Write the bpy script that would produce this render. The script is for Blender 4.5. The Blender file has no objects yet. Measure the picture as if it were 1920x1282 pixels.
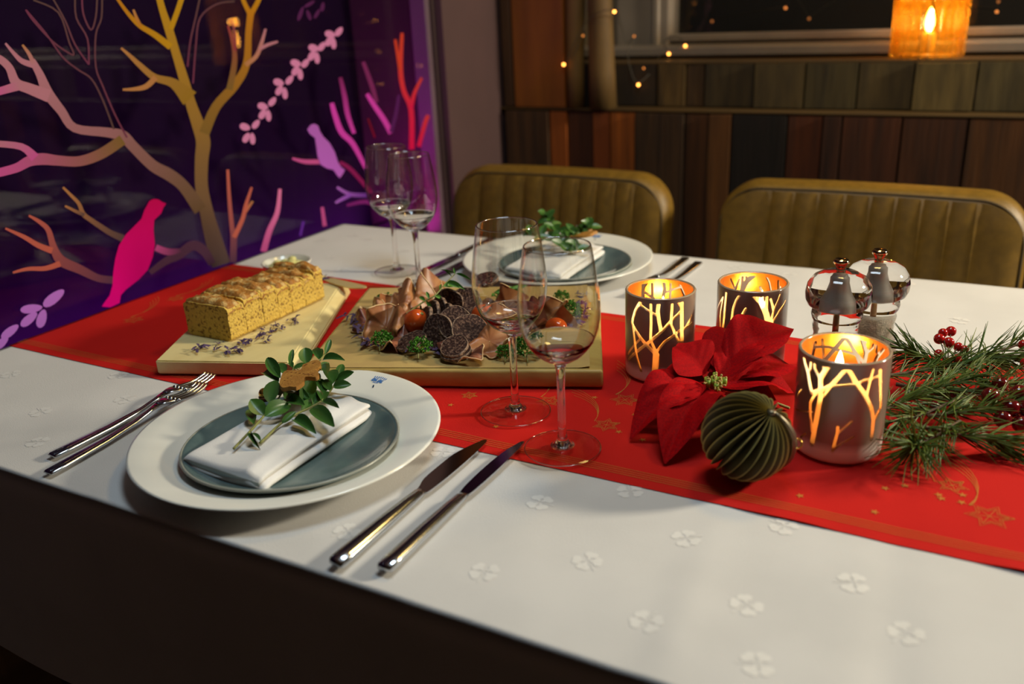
import bpy, bmesh, math, random
from mathutils import Vector, Matrix, Euler, noise
R = math.radians
sc = bpy.context.scene
col = sc.collection
random.seed(7)
YR_ = 1.41                     # far end of the mural window
TZ = 0.75                      # height of the cloth-covered table top

# ------------------------------------------------------------------ camera
F_PX = 1668.145
CAM = Vector((1.17351, -0.43327, 0.41868 + TZ))
yaw, pitch, roll = -0.51578, 0.37174, -0.04915
fw = Vector((math.sin(yaw) * math.cos(pitch), math.cos(yaw) * math.cos(pitch), -math.sin(pitch)))
rt0 = fw.cross(Vector((0, 0, 1))).normalized()
up0 = rt0.cross(fw)
rt = rt0 * math.cos(roll) + up0 * math.sin(roll)
up = -rt0 * math.sin(roll) + up0 * math.cos(roll)
cd = bpy.data.cameras.new('camera')
cam = bpy.data.objects.new('camera', cd)
col.objects.link(cam)
cam.matrix_world = Matrix(((rt.x, up.x, -fw.x, CAM.x), (rt.y, up.y, -fw.y, CAM.y), (rt.z, up.z, -fw.z, CAM.z), (0, 0, 0, 1)))
cd.sensor_width = 36.0
cd.lens = F_PX * 36.0 / 1920.0
cd.clip_start = 0.02
cd.dof.use_dof = True
cd.dof.focus_distance = 0.98
cd.dof.aperture_fstop = 3.6
sc.camera = cam

# ------------------------------------------------------------------ world, exposure, large lights
w = bpy.data.worlds.new('world')
sc.world = w
w.use_nodes = True
w.node_tree.nodes['Background'].inputs[0].default_value = (0.30, 0.14, 0.05, 1)
w.node_tree.nodes['Background'].inputs[1].default_value = 0.016
sc.view_settings.view_transform = 'Standard'
sc.view_settings.look = 'None'
sc.view_settings.gamma = 1
sc.view_settings.use_curve_mapping = False
sc.view_settings.exposure = 0.0


def lamp(name, kind, loc, energy, color, size=0.1, size_y=None, aim=None, spot=None):
    l = bpy.data.lights.new(name, kind)
    l.energy = energy
    l.color = color
    if kind == 'AREA':
        l.size = size
        if size_y:
            l.shape = 'RECTANGLE'
            l.size_y = size_y
    elif kind in ('POINT', 'SPOT'):
        l.shadow_soft_size = size
    if spot:
        l.spot_size = spot
        l.spot_blend = 0.8
    o = bpy.data.objects.new(name, l)
    col.objects.link(o)
    o.location = loc
    if aim is not None:
        d = Vector(aim) - Vector(loc)
        o.rotation_euler = d.to_track_quat('-Z', 'Y').to_euler()
    return o


# warm pendant over the far right end of the table, cooler ceiling panel above the middle
lamp('key_lamp', 'AREA', (2.85, 1.50, TZ + 1.05), 68.0, (1.0, 0.89, 0.67), 0.26, 0.26, (0.90, 0.45, TZ))
lamp('ceiling_panel', 'AREA', (0.95, 0.36, TZ + 1.45), 8.6, (0.72, 0.89, 1.0), 0.25, 0.55, (0.85, 0.36, TZ))
lamp('warm_pendant', 'AREA', (1.00, 1.02, TZ + 1.30), 4.2, (1.0, 0.66, 0.20), 0.22, 0.22, (0.95, 0.85, TZ))
# violet and magenta light strips at the foot of the mural window
lamp('violet_strip', 'AREA', (-0.205, 0.30, TZ - 0.16), 8.5, (0.50, 0.03, 0.66), 0.03, 2.1, (-0.205, 0.30, TZ + 1))
lamp('magenta_strip', 'AREA', (-0.13, YR_ - 0.11, TZ - 0.20), 1.1, (1.0, 0.08, 0.70), 0.10, 0.03, (-0.13, YR_ - 0.11, TZ + 1)).data.spread = R(110)

cy = sc.cycles
cy.max_bounces = 14
cy.transmission_bounces = 12
cy.transparent_max_bounces = 24
cy.glossy_bounces = 6
cy.diffuse_bounces = 4
cy.sample_clamp_indirect = 4.0
cy.use_denoising = True


# ------------------------------------------------------------------ pixel -> place helpers
def ray(px, py):
    return (fw * F_PX + rt * (px - 960) - up * (py - 641)).normalized()


def pt(px, py, z=0.0):
    """point on the horizontal plane z above the table top"""
    d = ray(px, py)
    return CAM + d * ((TZ + z - CAM.z) / d.z)


def plx(px, py, x):
    d = ray(px, py)
    return CAM + d * ((x - CAM.x) / d.x)


def ply(px, py, y):
    d = ray(px, py)
    return CAM + d * ((y - CAM.y) / d.y)


def lin(c):
    return tuple(((v / 255.0) / 12.92 if v / 255.0 <= 0.04045 else ((v / 255.0 + 0.055) / 1.055) ** 2.4) for v in c)


def V(*a):
    return Vector(a)


# ------------------------------------------------------------------ materials
def newmat(name):
    m = bpy.data.materials.new(name)
    m.use_nodes = True
    nt = m.node_tree
    return m, nt, nt.nodes['Principled BSDF']


def mat(name, c, rough=0.5, metal=0.0, var=0.0, vscale=30.0, vcol=None, bump=0.0, bscale=200.0, stretch=(1, 1, 1),
        spec=0.5, attr=None, trans=0.0, sub=0.0, coat=0.0, sheen=0.0, ramp=None, detail=4.0):
    """principled material with optional noise colour variation and bump"""
    m, nt, b = newmat(name)
    N, L = nt.nodes, nt.links
    b.inputs['Base Color'].default_value = (*c, 1)
    b.inputs['Roughness'].default_value = rough
    b.inputs['Metallic'].default_value = metal
    b.inputs['Specular IOR Level'].default_value = spec
    b.inputs['Transmission Weight'].default_value = trans
    b.inputs['Coat Weight'].default_value = coat
    b.inputs['Sheen Weight'].default_value = sheen
    if sub:
        b.inputs['Subsurface Weight'].default_value = sub
        b.inputs['Subsurface Radius'].default_value = (0.006, 0.003, 0.002)
        b.inputs['Subsurface Scale'].default_value = 1.0
    src = None
    if attr:
        a = N.new('ShaderNodeAttribute')
        a.attribute_name = attr
        src = a.outputs['Color']
        L.new(src, b.inputs['Base Color'])
    if var or bump:
        tc = N.new('ShaderNodeTexCoord')
        mp = N.new('ShaderNodeMapping')
        mp.inputs['Scale'].default_value = stretch
        L.new(tc.outputs['Object'], mp.inputs['Vector'])
    if var:
        nz = N.new('ShaderNodeTexNoise')
        nz.inputs['Scale'].default_value = vscale
        nz.inputs['Detail'].default_value = detail
        L.new(mp.outputs[0], nz.inputs['Vector'])
        mr = N.new('ShaderNodeMapRange')
        lo, hi = ramp or (0.38, 0.62)
        mr.inputs[1].default_value = lo
        mr.inputs[2].default_value = hi
        mr.inputs[3].default_value = 0.0
        mr.inputs[4].default_value = var
        L.new(nz.outputs['Fac'], mr.inputs[0])
        mx = N.new('ShaderNodeMix')
        mx.data_type = 'RGBA'
        L.new(mr.outputs[0], mx.inputs[0])
        if src:
            L.new(src, mx.inputs[6])
        else:
            mx.inputs[6].default_value = (*c, 1)
        vc = vcol or tuple(v * 0.4 for v in c)
        mx.inputs[7].default_value = (*vc, 1)
        L.new(mx.outputs[2], b.inputs['Base Color'])
    if bump:
        nb = N.new('ShaderNodeTexNoise')
        nb.inputs['Scale'].default_value = bscale
        nb.inputs['Detail'].default_value = 3
        L.new(mp.outputs[0], nb.inputs['Vector'])
        bp = N.new('ShaderNodeBump')
        bp.inputs['Strength'].default_value = min(1.0, bump)
        bp.inputs['Distance'].default_value = 0.001 * max(1.0, bump)
        L.new(nb.outputs['Fac'], bp.inputs['Height'])
        L.new(bp.outputs[0], b.inputs['Normal'])
    return m


def emit(name, c, s):
    m, nt, b = newmat(name)
    b.inputs['Base Color'].default_value = (0, 0, 0, 1)
    b.inputs['Emission Color'].default_value = (*c, 1)
    b.inputs['Emission Strength'].default_value = s
    return m


def schlick(nt, f0, boost=1.0):
    """reflectance of a sheet, the same from both sides"""
    N, L = nt.nodes, nt.links
    lw_ = N.new('ShaderNodeLayerWeight')
    lw_.inputs['Blend'].default_value = 0.5
    p = N.new('ShaderNodeMath')
    p.operation = 'POWER'
    p.inputs[1].default_value = 5.0
    L.new(lw_.outputs['Facing'], p.inputs[0])
    q = N.new('ShaderNodeMath')
    q.operation = 'MULTIPLY_ADD'
    q.use_clamp = True
    q.inputs[1].default_value = (1 - f0) * boost
    q.inputs[2].default_value = f0 * boost
    L.new(p.outputs[0], q.inputs[0])
    return q


def thin_glass(name, tint=(1, 1, 1), ior=1.45, rough=0.0, boost=1.0, haze=0.0):
    """thin clear sheet: fresnel mix of see-through and mirror"""
    m, nt, b = newmat(name)
    N, L = nt.nodes, nt.links
    N.remove(b)
    out = N['Material Output']
    t = N.new('ShaderNodeBsdfTransparent')
    t.inputs[0].default_value = (*tint, 1)
    g = N.new('ShaderNodeBsdfGlossy')
    g.inputs['Roughness'].default_value = rough
    ml = schlick(nt, ((ior - 1) / (ior + 1)) ** 2, boost)
    mx = N.new('ShaderNodeMixShader')
    L.new(ml.outputs[0], mx.inputs[0])
    L.new(t.outputs[0], mx.inputs[1])
    L.new(g.outputs[0], mx.inputs[2])
    L.new(mx.outputs[0], out.inputs[0])
    return m


def solid_glass(name, c=(1, 1, 1), rough=0.0, ior=1.47):
    m, nt, b = newmat(name)
    b.inputs['Base Color'].default_value = (*c, 1)
    b.inputs['Roughness'].default_value = rough
    b.inputs['Transmission Weight'].default_value = 1.0
    b.inputs['IOR'].default_value = ior
    return m


def wood(name, c1, c2, scale=(40, 4, 40), rough=0.55, bump=0.4, ns=1.0):
    return mat(name, c1, rough, var=0.85, vscale=ns, vcol=c2, bump=bump, bscale=ns * 2.0, stretch=scale, ramp=(0.35, 0.68), detail=6)


# ------------------------------------------------------------------ mesh builder
class MB:
    def __init__(s):
        s.v = []
        s.f = []
        s.c = None

    def add(s, vs, fs):
        o = len(s.v)
        s.v += [Vector(p) for p in vs]
        s.f += [tuple(i + o for i in f) for f in fs]
        return s

    def box(s, c, d, M=None):
        x, y, z = [k / 2 for k in d]
        vs = [V(a, b, e) for a in (-x, x) for b in (-y, y) for e in (-z, z)]
        vs = [(M @ p if M else p) + V(*c) for p in vs]
        return s.add(vs, [(0, 1, 3, 2), (4, 6, 7, 5), (0, 4, 5, 1), (2, 3, 7, 6), (0, 2, 6, 4), (1, 5, 7, 3)])

    def rbox(s, c, d, r=0.003, seg=2, M=None):
        bm = bmesh.new()
        bmesh.ops.create_cube(bm, size=1)
        bmesh.ops.scale(bm, vec=V(*d), verts=bm.verts)
        bmesh.ops.bevel(bm, geom=bm.edges[:], offset=r, segments=seg, affect='EDGES', profile=0.5)
        bm.verts.index_update()
        vs = [(M @ v.co if M else v.co.copy()) + V(*c) for v in bm.verts]
        fs = [tuple(v.index for v in f.verts) for f in bm.faces]
        bm.free()
        return s.add(vs, fs)

    def lathe(s, prof, n=32, c=(0, 0, 0), closed=False, M=None, rfun=None):
        vs, fs, rings = [], [], []
        for (r, z) in prof:
            if r < 1e-6:
                rings.append([len(vs)])
                vs.append(V(0, 0, z))
            else:
                ids = []
                for i in range(n):
                    a = 2 * math.pi * i / n
                    rr = r * (rfun(a, z) if rfun else 1)
                    ids.append(len(vs))
                    vs.append(V(rr * math.cos(a), rr * math.sin(a), z))
                rings.append(ids)
        pairs = list(zip(rings[:-1], rings[1:]))
        if closed:
            pairs.append((rings[-1], rings[0]))
        for A, B in pairs:
            if len(A) == 1 and len(B) == 1:
                continue
            for i in range(n):
                j = (i + 1) % n
                if len(A) == 1:
                    fs.append((A[0], B[j], B[i]))
                elif len(B) == 1:
                    fs.append((A[i], A[j], B[0]))
                else:
                    fs.append((A[i], A[j], B[j], B[i]))
        vs = [(M @ p if M else p) + V(*c) for p in vs]
        return s.add(vs, fs)

    def tube(s, pts, rad, n=6, cap=True):
        pts = [Vector(p) for p in pts]
        if not hasattr(rad, '__len__'):
            rad = [rad] * len(pts)
        vs, fs = [], []
        ref = V(0, 0, 1)
        for i, p in enumerate(pts):
            t = (pts[min(i + 1, len(pts) - 1)] - pts[max(i - 1, 0)])
            t = t.normalized() if t.length > 1e-9 else V(0, 0, 1)
            if abs(t.dot(ref)) > 0.95:
                ref = V(1, 0, 0) if abs(t.x) < 0.9 else V(0, 1, 0)
            a = t.cross(ref).normalized()
            b = t.cross(a)
            for k in range(n):
                q = 2 * math.pi * k / n
                vs.append(p + (a * math.cos(q) + b * math.sin(q)) * rad[i])
        for i in range(len(pts) - 1):
            for k in range(n):
                l = (k + 1) % n
                fs.append((i * n + k, i * n + l, (i + 1) * n + l, (i + 1) * n + k))
        if cap:
            fs.append(tuple(range(n))[::-1])
            fs.append(tuple(range((len(pts) - 1) * n, len(pts) * n)))
        return s.add(vs, fs)

    def grid(s, nu, nv, fn, closeu=False, closev=False):
        vs = [fn(i / (nu if closeu else nu - 1), j / (nv if closev else nv - 1)) for j in range(nv) for i in range(nu)]
        fs = []
        for j in range(nv if closev else nv - 1):
            for i in range(nu if closeu else nu - 1):
                i2, j2 = (i + 1) % nu, (j + 1) % nv
                fs.append((j * nu + i, j * nu + i2, j2 * nu + i2, j2 * nu + i))
        return s.add(vs, fs)

    def prism(s, outline, top, bottom):
        """closed outline; top/bottom map an outline point to 3-D"""
        n = len(outline)
        vs = [top(p) for p in outline] + [bottom(p) for p in outline]
        fs = [tuple(range(n)), tuple(range(2 * n - 1, n - 1, -1))]
        for i in range(n):
            j = (i + 1) % n
            fs.append((i, i + n, j + n, j))
        return s.add(vs, fs)

    def ball(s, c, r, n=12, m=8, sq=1.0):
        prof = [(r * math.sin(math.pi * i / m), -r * sq * math.cos(math.pi * i / m)) for i in range(m + 1)]
        prof[0] = (0, -r * sq)
        prof[-1] = (0, r * sq)
        return s.lathe(prof, n, c)


def wloc(o):
    p = Vector((0, 0, 0))
    while o:
        p = p + o.location
        o = o.parent
    return p


def mk(name, mb, m, parent=None, world=True, smooth=True, recalc=True, loc=None, colors=None, kind=None, sharp=None):
    """links the builder's shape as ONE mesh object (verts given in world space unless world=False)"""
    off = Vector((0, 0, 0))
    if world and parent is not None:
        off = wloc(parent)
    if loc is not None:
        off = off + Vector(loc)
    me = bpy.data.meshes.new(name)
    me.from_pydata([tuple(v - off) if world else tuple(v) for v in mb.v], [], mb.f)
    if recalc:
        bm = bmesh.new()
        bm.from_mesh(me)
        bmesh.ops.recalc_face_normals(bm, faces=bm.faces[:])
        bm.to_mesh(me)
        bm.free()
    if smooth:
        me.polygons.foreach_set('use_smooth', [True] * len(me.polygons))
        if sharp:
            me.set_sharp_from_angle(angle=R(sharp))
    if colors:
        for nm, data in colors.items():
            if hasattr(data[0], '__len__'):
                a = me.color_attributes.new(nm, 'FLOAT_COLOR', 'POINT')
                a.data.foreach_set('color', [x for c in data for x in (c[0], c[1], c[2], 1.0)])
            else:
                a = me.attributes.new(nm, 'FLOAT', 'POINT')
                a.data.foreach_set('value', data)
    if m:
        me.materials.append(m)
    o = bpy.data.objects.new(name, me)
    col.objects.link(o)
    if parent is not None:
        o.parent = parent
    if loc is not None:
        o.location = loc
    if kind:
        o['kind'] = kind
    return o


def tag(o, label, cat, group=None):
    o['label'] = label
    o['category'] = cat
    if group:
        o['group'] = group
    return o


def thing(name, label, cat, loc=(0, 0, 0), group=None, rz=0.0):
    o = bpy.data.objects.new(name, None)
    col.objects.link(o)
    o.empty_display_size = 0.02
    o.location = loc
    o.rotation_euler = (0, 0, rz)
    return tag(o, label, cat, group)


def struct(name, mb, m, parent=None, smooth=False):
    o = mk(name, mb, m, parent, smooth=smooth)
    if parent is None:
        o['kind'] = 'structure'
    return o


def copy_tree(o, parent=None, label=None):
    c = o.copy()
    col.objects.link(c)
    if parent is not None:
        c.parent = parent
    if label:
        c['label'] = label
    for ch in list(o.children):
        copy_tree(ch, c)
    return c


def link_copy(me, name, parent, M, m=None):
    """a further piece that shares mesh data; M is a world matrix, parent is unrotated"""
    o = bpy.data.objects.new(name, me)
    col.objects.link(o)
    if parent is not None:
        o.parent = parent
        o.matrix_basis = Matrix.Translation(-wloc(parent)) @ M
    else:
        o.matrix_basis = M
    return o


def frame(y, n):
    """rotation whose local Y runs along y and local Z leans to n"""
    y = y.normalized()
    x = y.cross(n)
    if x.length < 1e-5:
        x = y.cross(V(1, 0.3, 0.2))
    x.normalize()
    z = x.cross(y)
    return Matrix(((x.x, y.x, z.x), (x.y, y.y, z.y), (x.z, y.z, z.z))).to_4x4()


def smoothline(P, k=4):
    """catmull-rom through tuples of any length"""
    out = []
    n = len(P)
    for i in range(n - 1):
        p0, p1, p2, p3 = P[max(i - 1, 0)], P[i], P[i + 1], P[min(i + 2, n - 1)]
        for j in range(k):
            t = j / k
            out.append(tuple(0.5 * (2 * b + (c - a) * t + (2 * a - 5 * b + 4 * c - d) * t * t + (3 * b - a - 3 * c + d) * t ** 3)
                             for a, b, c, d in zip(p0, p1, p2, p3)))
    out.append(tuple(P[-1]))
    return out


# ================================================================== MATERIALS
M_cloth = mat('cloth', (0.66, 0.64, 0.62), 0.75, var=0.12, vscale=9, bump=0.25, bscale=900, sheen=0.2)
M_damask = mat('damask', (0.76, 0.74, 0.71), 0.5)
M_runner = mat('runner_red', (0.56, 0.013, 0.009), 0.85, var=0.25, vscale=18, vcol=(0.47, 0.010, 0.008), bump=0.3, bscale=800, spec=0.12)
M_goldthread = mat('gold_thread', (0.52, 0.17, 0.03), 0.6, spec=0.2)
M_porcelain = mat('porcelain', (0.86, 0.85, 0.78), 0.16, coat=0.3, var=0.06, vscale=12)
M_teal = mat('teal_glaze', (0.085, 0.135, 0.140), 0.20, var=0.7, vscale=28, vcol=(0.14, 0.20, 0.195), coat=0.3)
M_tealrim = mat('glaze_rim', (0.30, 0.31, 0.27), 0.25)
M_napkin = mat('napkin_linen', (0.84, 0.82, 0.80), 0.8, bump=0.3, bscale=1200, sheen=0.2)
M_steel = mat('steel', (0.58, 0.60, 0.62), 0.16, metal=1.0)
M_darksteel = mat('steel_blade', (0.55, 0.55, 0.58), 0.09, metal=1.0)
M_bowl = thin_glass('wine_glass', (0.975, 0.975, 0.97), 1.5, 0.0, 1.45)
M_rimglass = thin_glass('glass_rim', (0.95, 0.93, 0.88), 1.5, 0.05, 7.0)
M_foot = thin_glass('glass_foot', (0.985, 0.985, 0.98), 1.45, 0.0, 0.7)
M_stem = solid_glass('stem_glass', (1, 1, 1))
M_acryl = solid_glass('acrylic', (0.99, 0.985, 0.97), 0.0, 1.46)
M_leaf = mat('lingonberry_leaf', (0.032, 0.105, 0.016), 0.34, var=0.7, vscale=70, vcol=(0.085, 0.20, 0.035), spec=0.5)
M_leafvein = mat('leaf_vein', (0.30, 0.42, 0.16), 0.5)
M_stemgreen = mat('twig_green', (0.30, 0.30, 0.08), 0.6, var=0.5, vscale=150)
M_ginger = mat('gingerbread', (0.50, 0.235, 0.040), 0.55, var=0.6, vscale=120, vcol=(0.34, 0.13, 0.02), bump=0.6, bscale=500)
M_gingerdark = mat('gingerbread_dents', (0.16, 0.05, 0.01), 0.6)
M_goldball = mat('gold_ball', (0.75, 0.42, 0.08), 0.22, metal=0.9)
M_boardpale = wood('pale_board', (0.82, 0.69, 0.33), (0.72, 0.57, 0.25), (25, 4, 25), 0.5, 0.2, 2.0)
M_boardoak = wood('warm_board', (0.50, 0.36, 0.10), (0.36, 0.22, 0.05), (4, 25, 25), 0.5, 0.3, 2.0)
M_kraft = mat('kraft_paper', (0.52, 0.36, 0.12), 0.7, var=0.5, vscale=60, vcol=(0.45, 0.29, 0.11), bump=0.1, bscale=500)
M_crumb = mat('bread_crumb', (0.72, 0.48, 0.09), 0.85, var=0.9, vscale=230, vcol=(0.22, 0.10, 0.02), bump=2.5, bscale=300, ramp=(0.54, 0.64), detail=3)
M_crust = mat('bread_crust', (0.40, 0.16, 0.020), 0.6, var=0.9, vscale=110, vcol=(0.80, 0.58, 0.22), bump=1.6, bscale=260, ramp=(0.5, 0.7))
M_dish = mat('white_dish', (0.80, 0.78, 0.68), 0.2, coat=0.3)
M_butter = mat('butter', (0.72, 0.66, 0.26), 0.45, var=0.4, vscale=150, vcol=(0.50, 0.52, 0.20), sub=0.3)
M_brass = mat('brass_blade', (0.66, 0.52, 0.22), 0.42, metal=0.35)
M_petal = mat('dried_petal', (0.040, 0.020, 0.065), 0.7, var=0.8, vscale=2.5, vcol=(0.11, 0.06, 0.15))
M_ham = mat('ham', (0.29, 0.098, 0.036), 0.42, var=0.8, vscale=45, vcol=(0.44, 0.20, 0.07), spec=0.5, sub=0.3)
M_hamdark = mat('dark_ham', (0.17, 0.045, 0.028), 0.38, var=0.7, vscale=45, vcol=(0.32, 0.12, 0.06), spec=0.5)
M_fat = mat('ham_fat', (0.62, 0.40, 0.20), 0.4, sub=0.3)
M_sausage = mat('sausage', (0.040, 0.016, 0.012), 0.6, var=0.9, vscale=330, vcol=(0.20, 0.11, 0.075), bump=2.5, bscale=330, ramp=(0.48, 0.66), spec=0.2)
M_rind = mat('sausage_rind', (0.26, 0.16, 0.10), 0.6, var=0.9, vscale=260, vcol=(0.045, 0.020, 0.015), bump=1.0, bscale=350, ramp=(0.46, 0.54))
M_tomato = mat('tomato', (0.62, 0.080, 0.012), 0.14, coat=0.4, var=0.3, vscale=40, vcol=(0.70, 0.16, 0.02))
M_parsley = mat('parsley', (0.060, 0.22, 0.018), 0.5, var=0.8, vscale=180, vcol=(0.14, 0.36, 0.04))
M_herb = mat('herb_leaf', (0.055, 0.19, 0.022), 0.4, var=0.6, vscale=80, vcol=(0.16, 0.32, 0.05))
M_poin = mat('poinsettia_red', (0.44, 0.002, 0.004), 0.6, var=0.8, vscale=55, vcol=(0.24, 0.002, 0.005), bump=0.4, bscale=240, spec=0.05)
M_poinvein = mat('poinsettia_vein', (0.34, 0.004, 0.008), 0.6)
M_cyath = mat('flower_center_green', (0.22, 0.36, 0.035), 0.45, var=0.6, vscale=250, vcol=(0.42, 0.42, 0.05))
M_cyathtip = mat('flower_center_tip', (0.45, 0.30, 0.08), 0.4)
M_needle = mat('pine_needle', (0.045, 0.105, 0.018), 0.55, attr='tint', spec=0.22)
M_bark = mat('twig_bark', (0.13, 0.075, 0.035), 0.8, var=0.7, vscale=150, bump=1.2, bscale=300)
M_berry = mat('red_berry', (0.42, 0.010, 0.010), 0.12, coat=0.5)
M_berrydark = mat('dark_red_berry', (0.12, 0.004, 0.006), 0.12, coat=0.5)
M_pepper = mat('peppercorns', (0.045, 0.028, 0.020), 0.7, var=0.9, vscale=260, vcol=(0.16, 0.11, 0.08), bump=2, bscale=260)
M_salt = mat('salt', (0.80, 0.72, 0.60), 0.8, var=0.4, vscale=300, bump=1, bscale=500)
M_knob = mat('mill_knob', (0.70, 0.52, 0.30), 0.10, metal=1.0)
M_hollow = mat('mill_hollow', (0.30, 0.27, 0.24), 0.35, metal=0.2)
M_rod = mat('mill_rod', (0.45, 0.30, 0.16), 0.3, metal=1.0)
M_gold = mat('gold_coating', (0.95, 0.55, 0.17), 0.30, metal=1.0)
M_leather = mat('olive_leather', (0.205, 0.112, 0.012), 0.42, var=0.35, vscale=60, bump=0.5, bscale=700, spec=0.5)
M_seam = mat('leather_seam', (0.075, 0.045, 0.012), 0.6)
M_darkmetal = mat('black_steel', (0.02, 0.02, 0.02), 0.4, metal=0.8)
M_oak = wood('table_oak', (0.25, 0.14, 0.06), (0.15, 0.08, 0.03))
M_floor = wood('floor_wood', (0.05, 0.028, 0.014), (0.03, 0.016, 0.008), (3, 30, 30))
M_plaster = mat('plaster_mauve', (0.080, 0.040, 0.040), 0.85, var=0.15, vscale=6, bump=0.3, bscale=120)
M_darkwall = mat('room_wall', (0.05, 0.028, 0.012), 0.9, var=0.2, vscale=3)
M_ceil = mat('ceiling_paint', (0.16, 0.11, 0.07), 0.9)
M_frame = mat('window_frame_white', (0.24, 0.20, 0.16), 0.45, var=0.15, vscale=14)
M_night = mat('night_outside', (0.006, 0.005, 0.004), 0.9)
M_pane = thin_glass('window_pane', (0.92, 0.92, 0.92), 1.5, 0.0, 0.6)
M_backing = mat('recess_back', (0.0110, 0.0030, 0.0200), 0.95, var=0.3, vscale=2, spec=0.05)
M_jambtrim = mat('jamb_trim', (0.20, 0.13, 0.16), 0.5, var=0.3, vscale=4)
M_jamb = mat('recess_jamb', (0.050, 0.026, 0.026), 0.55, var=0.3, vscale=4, stretch=(1, 14, 0.6))
M_print = mat('window_print', (0.5, 0.5, 0.5), 0.7, attr='ink', spec=0.05)

# ================================================================== ROOM SHELL
struct('floor', MB().box((1.5, 0, -0.05), (6.2, 6.2, 0.1)), M_floor)
struct('ceiling', MB().box((1.5, 0, 2.75), (6.2, 6.2, 0.1)), M_ceil)
struct('wall_right', MB().box((4.05, 0, 1.35), (0.1, 6.2, 2.7)), M_darkwall)
struct('wall_front', MB().box((1.8, -2.55, 1.35), (4.6, 0.1, 2.7)), M_darkwall)
YR = 1.41                                   # far end of the mural window
XM = -0.03                                  # plane of the mural glass
WB = 1.655                                  # face of the lower plank wall
# left wall: below, above and beyond the mural window
lw = MB()
lw.box((-0.16, -0.55, 0.24), (0.26, 3.92, 0.48))
lw.box((-0.16, -0.55, 2.45), (0.26, 3.92, 0.5))
lw.box((-0.16, YR + 0.155, 1.35), (0.29, 0.31, 2.7))
struct('wall_left', lw, M_plaster)
struct('wall_back', MB().box((2.0, 2.16, 1.35), (4.4, 0.1, 2.7)), M_darkwall)

# ------------------------------------------------------------------ mural window on the left
win = bpy.data.objects.new('window_1', None)
col.objects.link(win)
win['kind'] = 'structure'
win['label'] = 'window painted with branches, birds and leaves, lit violet from below'
win.location = (XM, 0.4, TZ - 0.27)
mk('recess_back', MB().box((-0.28, -0.55, 1.34), (0.02, 3.92, 1.72)), M_backing, win, smooth=False)
mk('recess_jamb', MB().box((-0.155, YR - 0.006, 1.34), (0.24, 0.008, 1.715)), M_jamb, win, smooth=False)
mk('spill_lip', MB().box((-0.145, -0.56, (0.48 + TZ - 0.085) / 2), (0.012, 3.88, TZ - 0.085 - 0.48)), M_backing, win, smooth=False)  # added lip, keeps the violet strip's light from spilling into the room
mk('jamb_trim', MB().rbox((-0.062, YR - 0.020, 1.34), (0.045, 0.018, 1.71), 0.003, 1), M_jambtrim, win, smooth=False)
mk('pane', MB().box((XM - 0.004, -0.555, 1.34), (0.006, 3.895, 1.72)), M_pane, win, smooth=False)

PRINT = {}
zoff = [0.0]


def strip(mb, cols, P, c0, c1, k=4):
    """painted stroke on the pane: P is (px, py, width_px) along it; colour runs c0 -> c1"""
    P = smoothline(P, k)
    n = len(P)
    zoff[0] += 0.00004
    x0 = XM + 0.0006 + zoff[0] % 0.0012
    vs, fs = [], []
    for i, (px, py, wd) in enumerate(P):
        a, b = P[max(i - 1, 0)], P[min(i + 1, n - 1)]
        dx, dy = b[0] - a[0], b[1] - a[1]
        l = math.hypot(dx, dy) or 1
        nx, ny = -dy / l * wd / 2, dx / l * wd / 2
        vs += [plx(px + nx, py + ny, x0), plx(px - nx, py - ny, x0)]
        t = i / (n - 1)
        cc = tuple(p * (1 - t) + q * t for p, q in zip(c0, c1))
        cols += [cc, cc]
        if i:
            fs.append((2 * i - 2, 2 * i - 1, 2 * i + 1, 2 * i))
    mb.add(vs, fs)


def blob(mb, cols, pts, c0, c1=None):
    zoff[0] += 0.00004
    x0 = XM + 0.0006 + zoff[0] % 0.0012
    ys = [p[1] for p in pts]
    y0, y1 = min(ys), max(ys)
    mb.add([plx(px, py, x0) for px, py in pts], [tuple(range(len(pts)))])
    for p in pts:
        t = (p[1] - y0) / (y1 - y0 + 1e-6)
        c = c1 or c0
        cols.append(tuple(a * (1 - t) + b * t for a, b in zip(c0, c)))


def oval(cx, cy, l, wd, ang, n=14):
    a = R(ang)
    out = []
    for i in range(n):
        q = 2 * math.pi * i / n
        u, v = l / 2 * math.cos(q), wd / 2 * math.sin(q) * (1 - 0.15 * math.cos(q))
        out.append((cx + u * math.cos(a) + v * math.sin(a), cy - u * math.sin(a) + v * math.cos(a)))
    return out


def printed(name, strokes):
    mb, cols = MB(), []
    for s in strokes:
        strip(mb, cols, *s)
    return mk(name, mb, M_print, win, smooth=False, recalc=False, colors={'ink': cols})


def K(r, g, b, k=0.85):
    l = lin((r, g, b))
    return tuple(min(1.0, v * k * q_) for v, q_ in zip(l, (0.80, 0.80, 1.0)))


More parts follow.
